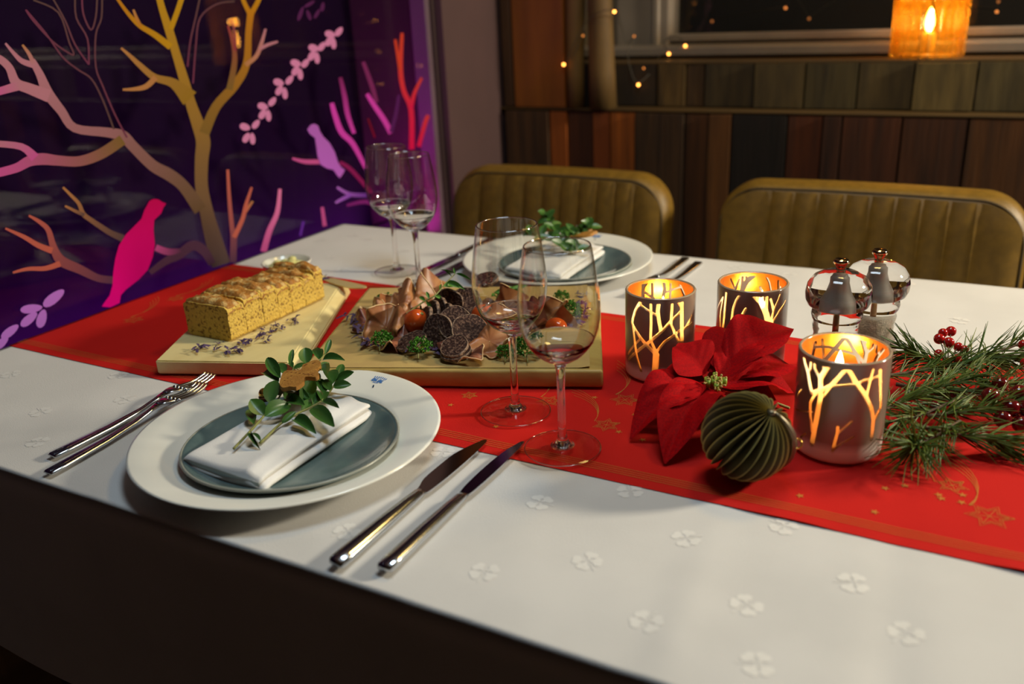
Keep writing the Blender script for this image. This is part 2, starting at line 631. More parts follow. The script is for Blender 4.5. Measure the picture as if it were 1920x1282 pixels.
c_grey, c_olive, c_yel, c_orange = K(92, 72, 66), K(132, 102, 44), K(195, 145, 22), K(195, 125, 22)
c_tan, c_pink, c_mauve, c_coral, c_hot = K(190, 130, 70), K(195, 128, 132), K(95, 60, 78), K(205, 105, 80), K(215, 90, 150)
c_lil, c_mag, c_red, c_crim = K(200, 120, 215), K(225, 70, 180), K(220, 70, 40), K(235, 20, 80)
printed('tree_print', [
    ([(415, 497, 36), (398, 440, 31), (388, 400, 26), (378, 350, 24), (378, 300, 25), (381, 265, 27), (372, 235, 24), (358, 195, 20), (345, 150, 18), (330, 100, 16), (318, 60, 16), (305, 20, 13), (296, -14, 12)], c_grey, c_yel),
    ([(383, 250, 20), (405, 200, 18), (440, 160, 17), (462, 120, 14), (466, 60, 12), (470, 25, 13)], c_olive, c_orange),
    ([(470, 28, 10), (458, 5, 8), (452, -14, 8)], c_orange, c_yel), ([(470, 28, 10), (484, 2, 9), (490, -14, 8)], c_orange, c_yel),
    ([(320, 55, 10), (333, 20, 10), (344, -14, 10)], c_yel, c_yel),
    ([(320, 88, 13), (290, 65, 11), (262, 48, 9), (240, 25, 7), (216, -8, 5)], c_yel, c_orange), ([(264, 50, 7), (257, 36, 6), (250, 18, 4)], c_orange, c_tan),
    ([(356, 185, 34), (325, 156, 18), (290, 145, 13), (262, 122, 10), (244, 105, 7), (227, 90, 4)], K(156, 118, 34), c_tan), ([(292, 145, 11), (274, 162, 10), (252, 167, 7), (230, 168, 4)], c_tan, c_tan),
    ([(430, 168, 12), (438, 130, 11), (440, 100, 9), (434, 70, 6), (427, 48, 4)], c_olive, K(160, 60, 60)), ([(441, 95, 6), (440, 65, 5), (436, 38, 4)], K(150, 60, 60), K(130, 60, 70)),
    ([(460, 122, 9), (480, 106, 8), (490, 82, 7), (498, 54, 4)], c_tan, c_pink), ([(487, 92, 6), (502, 84, 6), (521, 78, 4)], c_pink, c_pink)])
printed('tree_print', [
    ([(376, 394, 26), (345, 350, 22), (318, 328, 23), (286, 310, 21), (250, 275, 20), (230, 255, 21), (200, 248, 18), (140, 240, 16), (115, 208, 17), (90, 175, 20), (75, 140, 15), (60, 113, 12)], K(112, 86, 54), c_pink),
    ([(92, 180, 24), (55, 166, 20), (30, 155, 18), (18, 128, 15), (2, 112, 14), (-14, 104, 13)], c_pink, c_pink), ([(36, 160, 18), (10, 168, 15), (-12, 174, 15)], c_pink, c_hot),
    ([(64, 122, 12), (42, 115, 10), (26, 100, 7), (10, 81, 4)], c_pink, c_pink), ([(64, 122, 9), (55, 102, 7), (42, 84, 4)], c_pink, c_tan),
    ([(230, 262, 20), (190, 288, 20), (150, 302, 19), (110, 301, 19), (80, 298, 22), (55, 302, 20), (30, 315, 17), (-12, 326, 16)], c_olive, c_hot), ([(66, 296, 18), (40, 275, 13), (-12, 269, 12)], c_hot, c_pink)])
printed('branch_print', [
    ([(398, 495, 14), (382, 470, 18), (361, 460, 19), (335, 478, 17), (310, 490, 14), (281, 511, 10)], c_mauve, c_mauve), ([(292, 464, 12), (315, 472, 13), (340, 469, 7)], c_hot, c_mauve),
    ([(231, 447, 14), (208, 437, 11), (186, 423, 10), (170, 412, 9), (156, 401, 9), (148, 382, 7), (134, 367, 6), (118, 351, 4)], c_grey, c_tan), ([(158, 403, 7), (142, 396, 6), (122, 386, 4)], c_grey, c_tan)])
printed('branch_print', [
    ([(212, 525, 14), (183, 521, 14), (150, 505, 17), (114, 488, 19), (100, 462, 13), (91, 432, 10), (76, 417, 8), (54, 404, 4)], c_mauve, c_coral),
    ([(98, 470, 12), (72, 460, 10), (45, 444, 8), (10, 428, 4)], c_coral, c_coral), ([(113, 494, 11), (85, 503, 9), (52, 504, 7), (24, 511, 4)], c_coral, c_coral)])
printed('branch_print', [
    ([(437, 492, 13), (438, 447, 12), (435, 426, 9), (430, 373, 7), (427, 318, 5)], c_mauve, c_coral), ([(439, 445, 9), (455, 410, 8), (461, 385, 7), (472, 351, 4)], c_coral, c_coral), ([(460, 397, 6), (474, 377, 4)], c_coral, c_tan)])
printed('branch_print', [([(494, 472, 12), (505, 433, 11), (520, 398, 9), (525, 354, 6)], c_hot, K(240, 130, 170)), ([(609, 424, 8), (604, 388, 6)], c_hot, c_hot), ([(563, 442, 5), (569, 415, 5)], K(110, 50, 160), K(110, 50, 160))])
printed('branch_print', [
    ([(604, 303, 9), (572, 303, 8), (548, 297, 4)], c_hot, c_hot), ([(637, 304, 7), (656, 316, 8), (680, 342, 8), (696, 362, 7)], K(150, 30, 90), K(150, 30, 90)),
    ([(632, 351, 4), (656, 364, 7), (690, 366, 8)], c_lil, K(110, 50, 150)), ([(629, 380, 4), (640, 374, 6), (658, 365, 7)], c_lil, K(150, 80, 190)), ([(650, 385, 5), (685, 378, 8), (710, 388, 8)], K(140, 40, 120), K(140, 40, 120))])
printed('branch_print', [
    ([(622, 193, 8), (628, 215, 10), (640, 247, 11), (662, 270, 10), (686, 316, 7)], c_mag, c_mag), ([(638, 145, 7), (646, 180, 9), (652, 215, 9), (664, 250, 7)], K(130, 40, 90), c_mag),
    ([(681, 116, 7), (697, 160, 9), (706, 192, 8)], K(130, 45, 95), K(130, 45, 95)), ([(688, 176, 7), (700, 195, 9), (721, 226, 10), (733, 250, 9)], c_mag, c_mag),
    ([(748, 178, 5), (742, 215, 7), (733, 248, 8)], K(95, 35, 95), K(95, 35, 95))])
printed('branch_print', [
    ([(772, 280, 10), (771, 206, 10), (757, 170, 9), (751, 129, 9), (754, 62, 6)], c_crim, c_red), ([(750, 131, 6), (741, 74, 5)], c_red, c_red), ([(771, 203, 8), (777, 175, 7), (791, 146, 5)], c_crim, c_red),
    ([(785, 275, 8), (797, 231, 8), (803, 216, 7)], c_crim, c_red), ([(703, 258, 4), (690, 222, 4)], K(130, 10, 40), K(120, 20, 40))])
q = 3.84
for nm, line in (('outline_reflection', [(185, 70), (240, 150), (380, 300), (510, 390), (530, 382), (500, 310), (420, 90), (240, 0)]),
                 ('outline_reflection', [(190, 75), (330, 240), (450, 410), (560, 500), (660, 570), (740, 720), (820, 930)]),
                 ('outline_reflection', [(915, 990), (830, 830), (740, 620), (690, 480), (690, 250), (730, 130), (735, -30)]),
                 ('outline_reflection', [(640, 465), (540, 320), (470, 150), (375, -20)]),
                 ('outline_reflection', [(640, 465), (630, 280), (550, 130), (540, -30)]),
                 ('outline_reflection', [(590, -30), (600, 100), (655, 215), (690, 120), (700, -30)]),
                 ('outline_reflection', [(1350, 480), (1370, 300), (1410, 120), (1440, -20)]),
                 ('outline_reflection', [(1390, 600), (1410, 330), (1440, 130), (1560, 30), (1690, 10)])):
    printed(nm, [([(x / q, y / q, 3.2) for x, y in line], K(120, 55, 75), K(95, 70, 60))])  # strokes paint in the shadow and reflection of the branches
mb, cols = MB(), []
blob(mb, cols, [(x / 3.77, 320 + y / 3.77) for x, y in ((1055, 215), (1075, 203), (1100, 199), (1125, 205), (1145, 220), (1175, 232), (1155, 260), (1140, 300), (1090, 350), (1085, 420), (1095, 520), (1080, 610), (1045, 700), (980, 770), (890, 840), (855, 880), (845, 935), (780, 965), (720, 960), (735, 935), (775, 880), (795, 810), (800, 720), (815, 620), (840, 530), (890, 450), (960, 380), (1000, 340), (1020, 280))], K(205, 4, 82), K(255, 2, 140))
mk('bird_print', mb, M_print, win, smooth=False, recalc=False, colors={'ink': cols})['label'] = 'hot pink bird silhouette'
mb, cols = MB(), []
blob(mb, cols, [(400 + x / 4.174, 220 + y / 4.174) for x, y in ((735, 95), (760, 60), (790, 50), (820, 65), (835, 110), (860, 150), (910, 200), (950, 270), (975, 350), (1000, 390), (1030, 410), (1015, 440), (990, 475), (970, 455), (940, 410), (890, 400), (840, 370), (815, 300), (805, 220), (795, 160), (755, 130))], K(190, 105, 190), K(205, 110, 210))
mk('bird_print', mb, M_print, win, smooth=False, recalc=False, colors={'ink': cols})['label'] = 'small lilac bird silhouette'
leaves7 = [((75, 925), (85, 1003), (130, 1010), (155, 905)), ((205, 775), (203, 832), (246, 842), (275, 740)), ((320, 600), (325, 658), (366, 680), (400, 582)),
           ((445, 460), (443, 515), (478, 540), (515, 460)), ((575, 350), (562, 405), (600, 422), (635, 338)), ((695, 250), (688, 300), (720, 315), (760, 230))]
for cl in leaves7:
    for (x, y), (l, wd, a) in zip(cl, ((80, 52, -18), (80, 46, 60), (86, 40, 95), (78, 44, 52))):
        mb, cols = MB(), []
        blob(mb, cols, oval(440 + x / 3.886, y / 3.886, l / 3.886, wd / 3.886, a), K(225, 140, 175))
        mk('leaf_print', mb, M_print, win, smooth=False, recalc=False, colors={'ink': cols})
for x, y, l, wd, a in ((380, 900, 185, 72, 38), (222, 975, 158, 62, 8), (205, 1050, 148, 62, 40), (295, 1045, 135, 68, 74), (70, 1137, 152, 60, 38), (0, 1225, 150, 60, 40)):
    mb, cols = MB(), []
    blob(mb, cols, oval(x / 3.77, 320 + y / 3.77, l / 3.77, wd / 3.77, a), K(205, 130, 220))
    mk('leaf_print', mb, M_print, win, smooth=False, recalc=False, colors={'ink': cols})
for x, y, l, wd, a in ((480, 100, 110, 30, 70), (540, 110, 80, 28, 110), (545, 30, 90, 26, 30), (600, 100, 80, 26, 60), (640, 50, 70, 30, 80)):
    mb, cols = MB(), []
    blob(mb, cols, oval(440 + x / 3.886, y / 3.886, l / 3.886, wd / 3.886, a), K(90, 35, 80))
    mk('leaf_print', mb, M_print, win, smooth=False, recalc=False, colors={'ink': cols})

# ------------------------------------------------------------------ plank panelling at the back
pan = bpy.data.objects.new('trim_1', None)
col.objects.link(pan)
pan['kind'] = 'structure'
pan['label'] = 'reclaimed wood plank panelling with two ledges'
pan.location = (1.0, WB, 0)
zL = ply(1400, 210, WB).z                    # lower ledge height
YU = WB + 0.055
zU = ply(1500, 117, YU).z
lowpx = [948, 1028, 1061, 1108, 1142, 1190, 1283, 1328, 1372, 1476, 1543, 1579, 1692, 1817, 1960]
lowc = [(78, 58, 40), (150, 88, 28), (78, 44, 22), (128, 72, 26), (172, 106, 40), (68, 52, 34), (84, 56, 26), (108, 76, 36), (24, 16, 10), (92, 50, 18), (66, 38, 18), (84, 48, 20), (76, 46, 20), (92, 62, 24)]
xs = [ply(px, 225, WB).x for px in lowpx]
while xs[-1] < 3.6:
    xs.append(xs[-1] + 0.11)
    lowc.append(random.choice(lowc[:12]))
for i in range(len(xs) - 1):
    c = tuple(v * q_ for v, q_ in zip(lin(lowc[i]), (1.0, 0.72, 0.36)))
    wm = wood('plank_wood', c, tuple(v * 0.30 for v in c), (30, 30, 2.2), 0.75, 0.6, 1.6)
    dy = random.uniform(-0.008, 0.008)
    mk('plank', MB().box(((xs[i] + xs[i + 1]) / 2, WB + 0.02 + dy, (zL - 0.008) / 2), (xs[i + 1] - xs[i] - 0.005, 0.03, zL - 0.008)), wm, pan, smooth=False)
uppx = [1146, 1230, 1283, 1318, 1412, 1508, 1607, 1712, 1830, 1960]
upc = [(54, 42, 24), (118, 94, 50), (100, 74, 40), (78, 66, 38), (98, 84, 50), (88, 78, 46), (100, 86, 52), (132, 116, 72), (104, 94, 62)]
xs = [ply(px, 160, YU).x for px in uppx]
xs = [0.0, 0.09, 0.17] + xs
upc = [(60, 40, 24)] * 3 + upc
while xs[-1] < 3.6:
    xs.append(xs[-1] + 0.12)
    upc.append(random.choice(upc[4:12]))
for i in range(len(xs) - 1):
    c = tuple(v * q_ for v, q_ in zip(lin(upc[i]), (0.72, 0.64, 0.45)))
    wm = wood('grey_plank_wood', c, tuple(v * 0.28 for v in c), (26, 26, 4), 0.7, 0.7, 1.6)
    dy = random.uniform(-0.008, 0.008)
    mk('plank', MB().box(((xs[i] + xs[i + 1]) / 2, YU + 0.02 + dy, (zL + zU) / 2), (xs[i + 1] - xs[i] - 0.005, 0.03, zU - zL - 0.006)), wm, pan, smooth=False)
M_ledge = wood('ledge_wood', lin((84, 62, 26)), lin((56, 38, 14)), (3, 30, 30))
mk('ledge', MB().rbox((1.8, WB + 0.055, zL - 0.0025), (3.64, 0.100, 0.005), 0.001, 1), M_ledge, pan, smooth=False)
mk('ledge', MB().rbox((1.8, YU + 0.118, zU), (3.64, 0.215, 0.006), 0.001, 1), M_ledge, pan, smooth=False)
# posts and branches standing on the lower ledge
zb = zL + 0.0005


def pole(name, label, px, r, lean, m, cat='pole'):
    y = WB + 0.028
    x = ply(px, 200, y).x
    pts, rad = [], []
    for i in range(16):
        t = i / 15
        z = zb + t * 1.3
        pts.append((x + lean * t + 0.006 * math.sin(7 * t + px), y + 0.003 * math.sin(9 * t + px), z))
        rad.append(r * (1.12 - 0.2 * t + 0.07 * math.sin(14 * t + px)))
    return tag(mk(name, MB().tube(pts, rad, 14), m), label, cat)


M_birch = mat('peeled_branch', lin((112, 84, 36)), 0.7, var=0.6, vscale=14, vcol=lin((60, 42, 18)), bump=0.8, bscale=60, stretch=(1, 1, 0.3))
M_orangepost = wood('orange_post', lin((140, 78, 12)), lin((100, 50, 6)), (12, 12, 1.5), 0.6, 0.3, 1.5)
a, b = ply(968, 150, WB + 0.02).x, ply(1062, 150, WB + 0.02).x
tag(mk('wooden_post', MB().rbox(((a + b) / 2, WB + 0.028, zb + 0.65), (b - a, 0.045, 1.3), 0.004, 2), M_orangepost, smooth=False), 'square orange-brown wooden post standing on the plank ledge', 'post')
a, b = ply(946, 150, WB + 0.02).x, ply(966, 150, WB + 0.02).x
tag(mk('wooden_strip', MB().rbox(((a + b) / 2, WB + 0.02, zb + 0.65), (b - a - 0.003, 0.022, 1.3), 0.003, 1), wood('dark_slat', lin((84, 56, 30)), lin((36, 22, 12)), (12, 12, 2)), smooth=False), 'narrow dark slat between the mauve wall and the orange post', 'wood strip')
pole('branch_pole', 'thin peeled branch upright on the ledge beside the orange post', 1085, 0.0215, 0.004, M_birch)
pole('branch_pole', 'thicker peeled branch upright on the ledge, nearest the window', 1127, 0.030, 0.012, M_birch)

# ------------------------------------------------------------------ back window
YW = 1.90
wn = bpy.data.objects.new('window_2', None)
col.objects.link(wn)
wn['kind'] = 'structure'
wn['label'] = 'white framed window with a dark night pane above the planks'
wn.location = (1.0, YW, zU)
xl = ply(1250, 60, YW).x
zf0, zf1 = zU + 0.004, ply(1600, 62, YW).z
mk('sill', MB().rbox((1.9, YW + 0.01, zf0 + 0.016), (3.8, 0.20, 0.024), 0.004, 1), M_frame, wn, smooth=False)
mk('frame_rail', MB().rbox((1.95, YW + 0.05, (zf0 + 0.03 + zf1) / 2), (3.6, 0.07, zf1 - zf0 - 0.03), 0.006, 2), M_frame, wn, smooth=False)
mk('frame_bead', MB().rbox((2.0, YW + 0.012, (zf0 + zf1) / 2 + 0.02), (3.5, 0.012, 0.02), 0.004, 1), M_frame, wn, smooth=False)
mk('frame_stile', MB().rbox((xl - 0.07, YW + 0.045, (zf0 + 2.3) / 2), (0.15, 0.08, 2.3 - zf0), 0.006, 2), M_frame, wn, smooth=False)
mk('frame_bead', MB().rbox((xl - 0.03, YW + 0.002, (zf0 + 2.3) / 2), (0.02, 0.012, 2.3 - zf0), 0.004, 1), M_frame, wn, smooth=False)
mk('pane', MB().box(((xl + 3.7) / 2, YW + 0.045, (zf1 + 2.3) / 2), (3.7 - xl, 0.006, 2.3 - zf1), None), M_pane, wn, smooth=False)
mk('night_backing', MB().box(((xl + 3.7) / 2, YW + 0.19, (zf1 + 2.3) / 2), (3.9 - xl, 0.01, 2.5 - zf1), None), M_night, wn, smooth=False)
struct('wall_back_reveal', MB().box((0.05, YW + 0.04, 1.6), (0.55 if False else 2 * max(0.05, xl - 0.19), 0.06, 1.3)), mat('reveal_paint', (0.22, 0.18, 0.12), 0.85))
bpy.data.objects['wall_back_reveal'].name = 'trim_2'

# ------------------------------------------------------------------ fluted amber lantern on the upper ledge
YLN = YU + 0.085
lc = ply(1737, 96, YLN)
lan = thing('table_lantern', 'fluted amber glass lantern glowing on the ledge before the window', 'lantern', (lc.x, YLN, zU + 0.0035))
m, nt, bb = newmat('amber_flutes')
N, L = nt.nodes, nt.links
N.remove(bb)
t1 = N.new('ShaderNodeBsdfTransparent')
t1.inputs[0].default_value = (1.0, 0.86, 0.48, 1)
t2 = N.new('ShaderNodeBsdfTranslucent')
t2.inputs[0].default_value = (1.0, 0.58, 0.07, 1)
t3 = N.new('ShaderNodeBsdfGlossy')
t3.inputs['Roughness'].default_value = 0.08
m1 = N.new('ShaderNodeMixShader')
m1.inputs[0].default_value = 0.15
m2 = N.new('ShaderNodeMixShader')
fr = schlick(nt, 0.04)
L.new(t1.outputs[0], m1.inputs[1])
L.new(t2.outputs[0], m1.inputs[2])
L.new(fr.outputs[0], m2.inputs[0])
L.new(m1.outputs[0], m2.inputs[1])
L.new(t3.outputs[0], m2.inputs[2])
L.new(m2.outputs[0], N['Material Output'].inputs[0])
M_amber = m
M_brassring = mat('lantern_ring', (0.5, 0.32, 0.10), 0.3, metal=0.9)
for k in range(24):
    a = 2 * math.pi * k / 24
    cx_, cy_ = 0.0685 * math.cos(a), 0.0685 * math.sin(a)
    mk('glass_rod', MB().lathe([(0, 0.0), (0.0050, 0.0005), (0.0080, 0.004), (0.0082, 0.010), (0.0082, 0.215), (0.0076, 0.218)], 14, (cx_, cy_, 0)), M_amber, lan, world=False)
mk('top_ring', MB().lathe([(0.060, 0.2185), (0.077, 0.2185), (0.077, 0.226), (0.060, 0.226)], 48, closed=True), M_brassring, lan, world=False)
mk('base_ring', MB().lathe([(0.0, 0.0), (0.058, 0.0), (0.059, 0.006), (0.055, 0.008), (0.0, 0.008)], 48), mat('amber_base', (0.42, 0.22, 0.03), 0.3), lan, world=False)
mk('candle_socket', MB().lathe([(0, 0.0085), (0.016, 0.0085), (0.016, 0.045), (0.012, 0.05), (0, 0.05)], 24), mat('socket_wax', (0.75, 0.55, 0.30), 0.5), lan, world=False)
mk('flame_bulb', MB().lathe([(0, 0.05), (0.006, 0.055), (0.0095, 0.066), (0.0085, 0.08), (0.004, 0.095), (0, 0.102)], 20), emit('bulb_glow', (1.0, 0.55, 0.20), 60.0), lan, world=False)
lamp('lantern_light', 'POINT', (lc.x, YLN, zU + 0.13), 0.5, (1.0, 0.50, 0.14), 0.012)

# ------------------------------------------------------------------ fairy lights
M_wire = mat('fairy_wire', (0.05, 0.04, 0.025), 0.5)
M_fbulb = emit('fairy_glow', (1.0, 0.36, 0.06), 9.0)
M_fdim = emit('fairy_glow_dim', (1.0, 0.30, 0.05), 1.2)
fy = thing('fairy_lights', 'string of tiny orange fairy lights hanging over the branch poles', 'fairy lights', ply(1152, 22, WB - 0.01))
fb = [(1057, 121, WB - 0.01, 1), (1152, 22, WB - 0.01, 1), (1189, 68, YU + 0.02, 0), (1093, 67, WB - 0.01, 0), (1197, 159, YU - 0.012, 1), (1207, 128, YU - 0.012, 0), (1254, 101, YU + 0.10, 1), (1285, 86, YU + 0.10, 1)]
wp = [ply(1110, -120, WB - 0.02), ply(1093, 60, WB - 0.012), ply(1060, 118, WB - 0.012), ply(1100, 40, WB - 0.014), ply(1150, 18, WB - 0.012), ply(1165, 50, YU + 0.01), ply(1174, 80, YU + 0.02), ply(1187, 72, YU + 0.02), ply(1178, 90, YU + 0.01), ply(1180, 122, YU - 0.01), ply(1196, 155, YU - 0.014), ply(1230, 124, YU + 0.03), ply(1238, 103, YU + 0.09), ply(1253, 100, YU + 0.10), ply(1245, 78, YU + 0.10), ply(1270, 68, YU + 0.10), ply(1284, 84, YU + 0.10)]
mk('wire', MB().tube([Vector(p) for p in smoothline([tuple(p) for p in wp], 5)], 0.0010, 5), M_wire, fy)
for px, py, y, on in fb:
    p = ply(px, py, y)
    mk('bulb', MB().ball(p, 0.0034 if on else 0.0026, 10, 6), M_fbulb if on else M_fdim, fy)
fy_refl = thing('fairy_lights', 'faint orange reflections in the dark window pane, added as bulbs behind it', 'fairy lights', ply(1517, 35, YW + 0.12))  # bulbs and wire added behind the glass to imitate reflected lights
pp = [(1335, 40), (1473, 15), (1490, -8), (1517, 35), (1600, -20), (1869, 22), (1872, 3)]
mk('wire', MB().tube([ply(x, y - 3, YW + 0.12) for x, y in pp], 0.0008, 4), M_wire, fy_refl)
for (px, py), on in zip(pp, (0, 1, 1, 0, 0, 1, 0)):
    mk('bulb', MB().ball(ply(px, py, YW + 0.12), 0.0035, 10, 6), emit('reflection_glow', (1.0, 0.30, 0.06), 1.6 if on else 0.5), fy_refl)

# ================================================================== CHAIRS
def make_chair(label, xl, xr, px_seams, pitch_y, ybase, tilt):
    """xl/xr front face ends, seams in metres"""
    cx = (xl + xr) / 2
    t = thing('dining_chair', label, 'chair', (cx, ybase, 0), 'olive leather dining chairs')
    W = xr - xl
    zb_, zt_ = 0.46, 0.812
    r = 0.075
    A = math.tan(R(9))

    def ztop(x):
        d = min(x - xl, xr - x)
        c = 0.004 * math.sin(math.pi * (x - xl) / W)
        if d < r:
            d = max(d, 0.0)
            return zt_ - r + math.sqrt(max(0.0, r * r - (r - d) ** 2)) + c
        return zt_ + c

    def yat(z):
        return ybase + A * (z - zb_)
    # shell behind the channels: rounded slab
    n = 60
    out = []
    for i in range(n + 1):
        x = xl + W * (0.5 - 0.5 * math.cos(math.pi * i / n))
        out.append((x, ztop(x)))
    outline = [(xl, zb_)] + out + [(xr, zb_)]
    sh = MB()
    loops = []
    for off, dy in ((0.010, 0.004), (0.0, 0.014), (-0.004, 0.030), (-0.004, 0.055), (0.002, 0.075), (0.014, 0.086)):
        lp = []
        for (x, z) in outline:
            k = (x - cx) / (W / 2)
            xx = cx + (x - cx) * (1 - off / (W / 2))
            zz = z - off * max(0.0, (z - zb_) / (zt_ - zb_)) if z > zb_ else z + off
            lp.append(V(xx, yat(zz) + dy + 0.0 * k, zz))
        loops.append(lp)
    m_ = len(outline)
    vs = [p for lp in loops for p in lp]
    fs = []
    for j in range(len(loops) - 1):
        for i in range(m_):
            k = (i + 1) % m_
            fs.append((j * m_ + i, j * m_ + k, (j + 1) * m_ + k, (j + 1) * m_ + i))
    fs.append(tuple(range(m_)))
    fs.append(tuple(range((len(loops) - 1) * m_, len(loops) * m_))[::-1])
    sh.add(vs, fs)
    mk('backrest', sh, M_leather, t, sharp=50)
    # channels
    seams = [xl + 0.006] + px_seams + [xr - 0.006]
    for i in range(len(seams) - 1):
        a, b = seams[i], seams[i + 1]
        nu, nv = 11, 14

        def fn(u, v, a=a, b=b):
            x = a + (b - a) * (0.02 + 0.96 * u)
            zz0 = zb_ + 0.01
            zz1 = ztop(x) - 0.010
            z = zz0 + (zz1 - zz0) * v
            bul = 0.0075 * (1 - abs(2 * u - 1) ** 2.6) * min(1.0, (1 - v) * 8 + 0.25)
            bul += 0.004 * math.sin(math.pi * min(1, v * 1.2))
            return V(x, yat(z) + 0.0045 - bul, z)
        mk('channel', MB().grid(nu, nv, fn), M_leather, t)
    pl = [V(x, yat(z) + 0.006, z) for x, z in out]
    pl = [V(xl + 0.002, yat(zb_) + 0.006, zb_)] + [V(cx + (p.x - cx) * 0.985, p.y, p.z - 0.006) for p in pl] + [V(xr - 0.002, yat(zb_) + 0.006, zb_)]
    mk('piping', MB().tube(pl, 0.0024, 6), M_seam, t)
    mk('seat', MB().rbox((cx, ybase - 0.20, 0.425), (W, 0.46, 0.09), 0.03, 4), M_leather, t)
    for sx in (-1, 1):
        for sy in (-0.38, 0.0):
            mk('leg', MB().tube([(cx + sx * (W / 2 - 0.05), ybase + sy, 0.38), (cx + sx * (W / 2 - 0.02), ybase + sy * 1.05, 0.0)], [0.014, 0.010], 10), M_darkmetal, t)
    return t


YC = 1.185
fx = lambda px, py=400: ply(px, py, YC + 0.05).x
make_chair('olive leather channelled dining chair behind the far plate setting', fx(850), fx(1244), [fx(v) for v in (901, 944, 981, 1016, 1048, 1082, 1115, 1149, 1184)], 0, YC, 9)
make_chair('olive leather channelled dining chair behind the two glass mills', fx(1346), fx(1935), [fx(v) for v in (1440, 1484, 1530, 1580, 1628, 1676, 1726, 1778, 1832)], 0, YC, 9)

# ================================================================== TABLE
tb = thing('dining_table', 'long wooden dining table hidden under the white cloth', 'table', (1.0, 0.48, 0))
mk('tabletop', MB().rbox((1.0, 0.48, TZ - 0.030), (1.95, 0.91, 0.036), 0.006, 2), M_oak, tb, smooth=False)
for x in (0.08, 1.92):
    for y in (0.08, 0.88):
        mk('leg', MB().rbox((x, y, (TZ - 0.049) / 2), (0.07, 0.07, TZ - 0.049), 0.004, 1), M_oak, tb, smooth=False)

TX, TY = 2.0, 0.96


def cloth_h(x, y):
    """small wrinkles and fold creases of the cloth"""
    h = 0.0022 * noise.noise(V(x * 7, y * 7, 0)) + 0.0009 * noise.noise(V(x * 23, y * 15, 3.1))
    for c, a in ((1.02, 0.0022), (1.16, -0.0022), (0.47, 0.0012)):
        h += a * math.exp(-((x - c + 0.10 * y) / 0.016) ** 2)
    dark = max(0.0, min(1.0, y / 0.25))
    h *= 0.25 + 0.75 * max(0.0, min(1.0, (y - 0.004) / 0.04))
    return (h - 0.0028) * (1.0 - 0.75 * dark)


RC = 0.020


def drape(s, t, hf=1.0):
    """maps flat cloth coordinates to the draped cloth"""
    x, y, z = s, t, 0.0
    dx = dy = 0.0
    if s < 0.0:
        dx = -s
    if t < 0:
        dy = -t
    if t > TY:
        dy = t - TY

    def bend(d):
        q_ = RC * math.pi / 2
        if d < q_:
            a_ = d / RC
            return RC * math.sin(a_), RC * (1 - math.cos(a_))
        return RC, RC + d - q_
    ex, zx = bend(dx) if dx else (0, 0)
    ey, zy = bend(dy) if dy else (0, 0)
    if dx:
        x = RC - ex
    if dy:
        y = (RC - ey) if t < 0 else TY - RC + ey
    z = -max(zx, zy)
    if t < 0 and zy > RC:
        y -= 0.006 * (0.5 + 0.5 * math.sin(s * 17 + 2 * math.sin(s * 5))) * min(1, (zy - RC) / 0.12)
    if t > TY and zy > RC:
        y += 0.006 * (0.5 + 0.5 * math.sin(s * 15)) * min(1, (zy - RC) / 0.12)
    xi, yi = min(max(x, 0), TX), min(max(y, 0), TY)
    return V(x, y, TZ + z + cloth_h(xi, yi) * hf)


def cloth_grid(s0, s1, t0, t1, step):
    S = [s0 + (s1 - s0) * i / max(1, round((s1 - s0) / step)) for i in range(round((s1 - s0) / step) + 1)]
    T = [t0 + (t1 - t0) * i / max(1, round((t1 - t0) / step)) for i in range(round((t1 - t0) / step) + 1)]
    vs = [drape(s_ if s_ > 0 else s_, t_) for t_ in T for s_ in S]
    n = len(S)
    fs = [(j * n + i, j * n + i + 1, (j + 1) * n + i + 1, (j + 1) * n + i) for j in range(len(T) - 1) for i in range(n - 1)]
    return MB().add(vs, fs)


cl = mk('tablecloth', cloth_grid(-0.16, TX, -0.262, TY + 0.25, 0.0085), M_cloth, recalc=False)
tag(cl, 'white damask tablecloth with woven clover sprigs covering the dining table', 'tablecloth')


def surf(x, y, dz=0.0):
    return V(x, y, TZ + cloth_h(x, y) + dz)


# woven clover motifs


def clover(x, y, s, a):
    pm = MB()
    for k in range(4):
        ang = a + k * math.pi / 2 + 0.25 * (k % 2)
        for side in (-1, 1):
            c0 = ang + side * 0.24
            cx_, cy_ = x + 0.68 * s * math.cos(c0), y + 0.68 * s * math.sin(c0)
            vs = []
            for i in range(9):
                q_ = 2 * math.pi * i / 9
                vs.append(surf(cx_ + 0.28 * s * math.cos(q_), cy_ + 0.28 * s * math.sin(q_), 0.00025))
            pm.add(vs, [tuple(range(9))])
        vs = [surf(x + 0.06 * s * math.cos(ang), y + 0.06 * s * math.sin(ang), 0.00025), surf(x + 0.55 * s * math.cos(ang - 0.36), y + 0.55 * s * math.sin(ang - 0.36), 0.00025), surf(x + 0.55 * s * math.cos(ang + 0.36), y + 0.55 * s * math.sin(ang + 0.36), 0.00025)]
        pm.add(vs, [(0, 1, 2)])
    vs = []
    for i in range(5):
        r_ = s * (0.2 + 0.22 * i)
        vs += [surf(x + r_ * math.cos(a + 0.8), y + r_ * math.sin(a + 0.8), 0.00025), surf(x + r_ * math.cos(a + 0.9), y + r_ * math.sin(a + 0.9), 0.00025)]
    pm.add(vs, [(2 * i, 2 * i + 1, 2 * i + 3, 2 * i + 2) for i in range(4)])
    mk('clover_motif', pm, M_damask, cl, smooth=False, recalc=False)


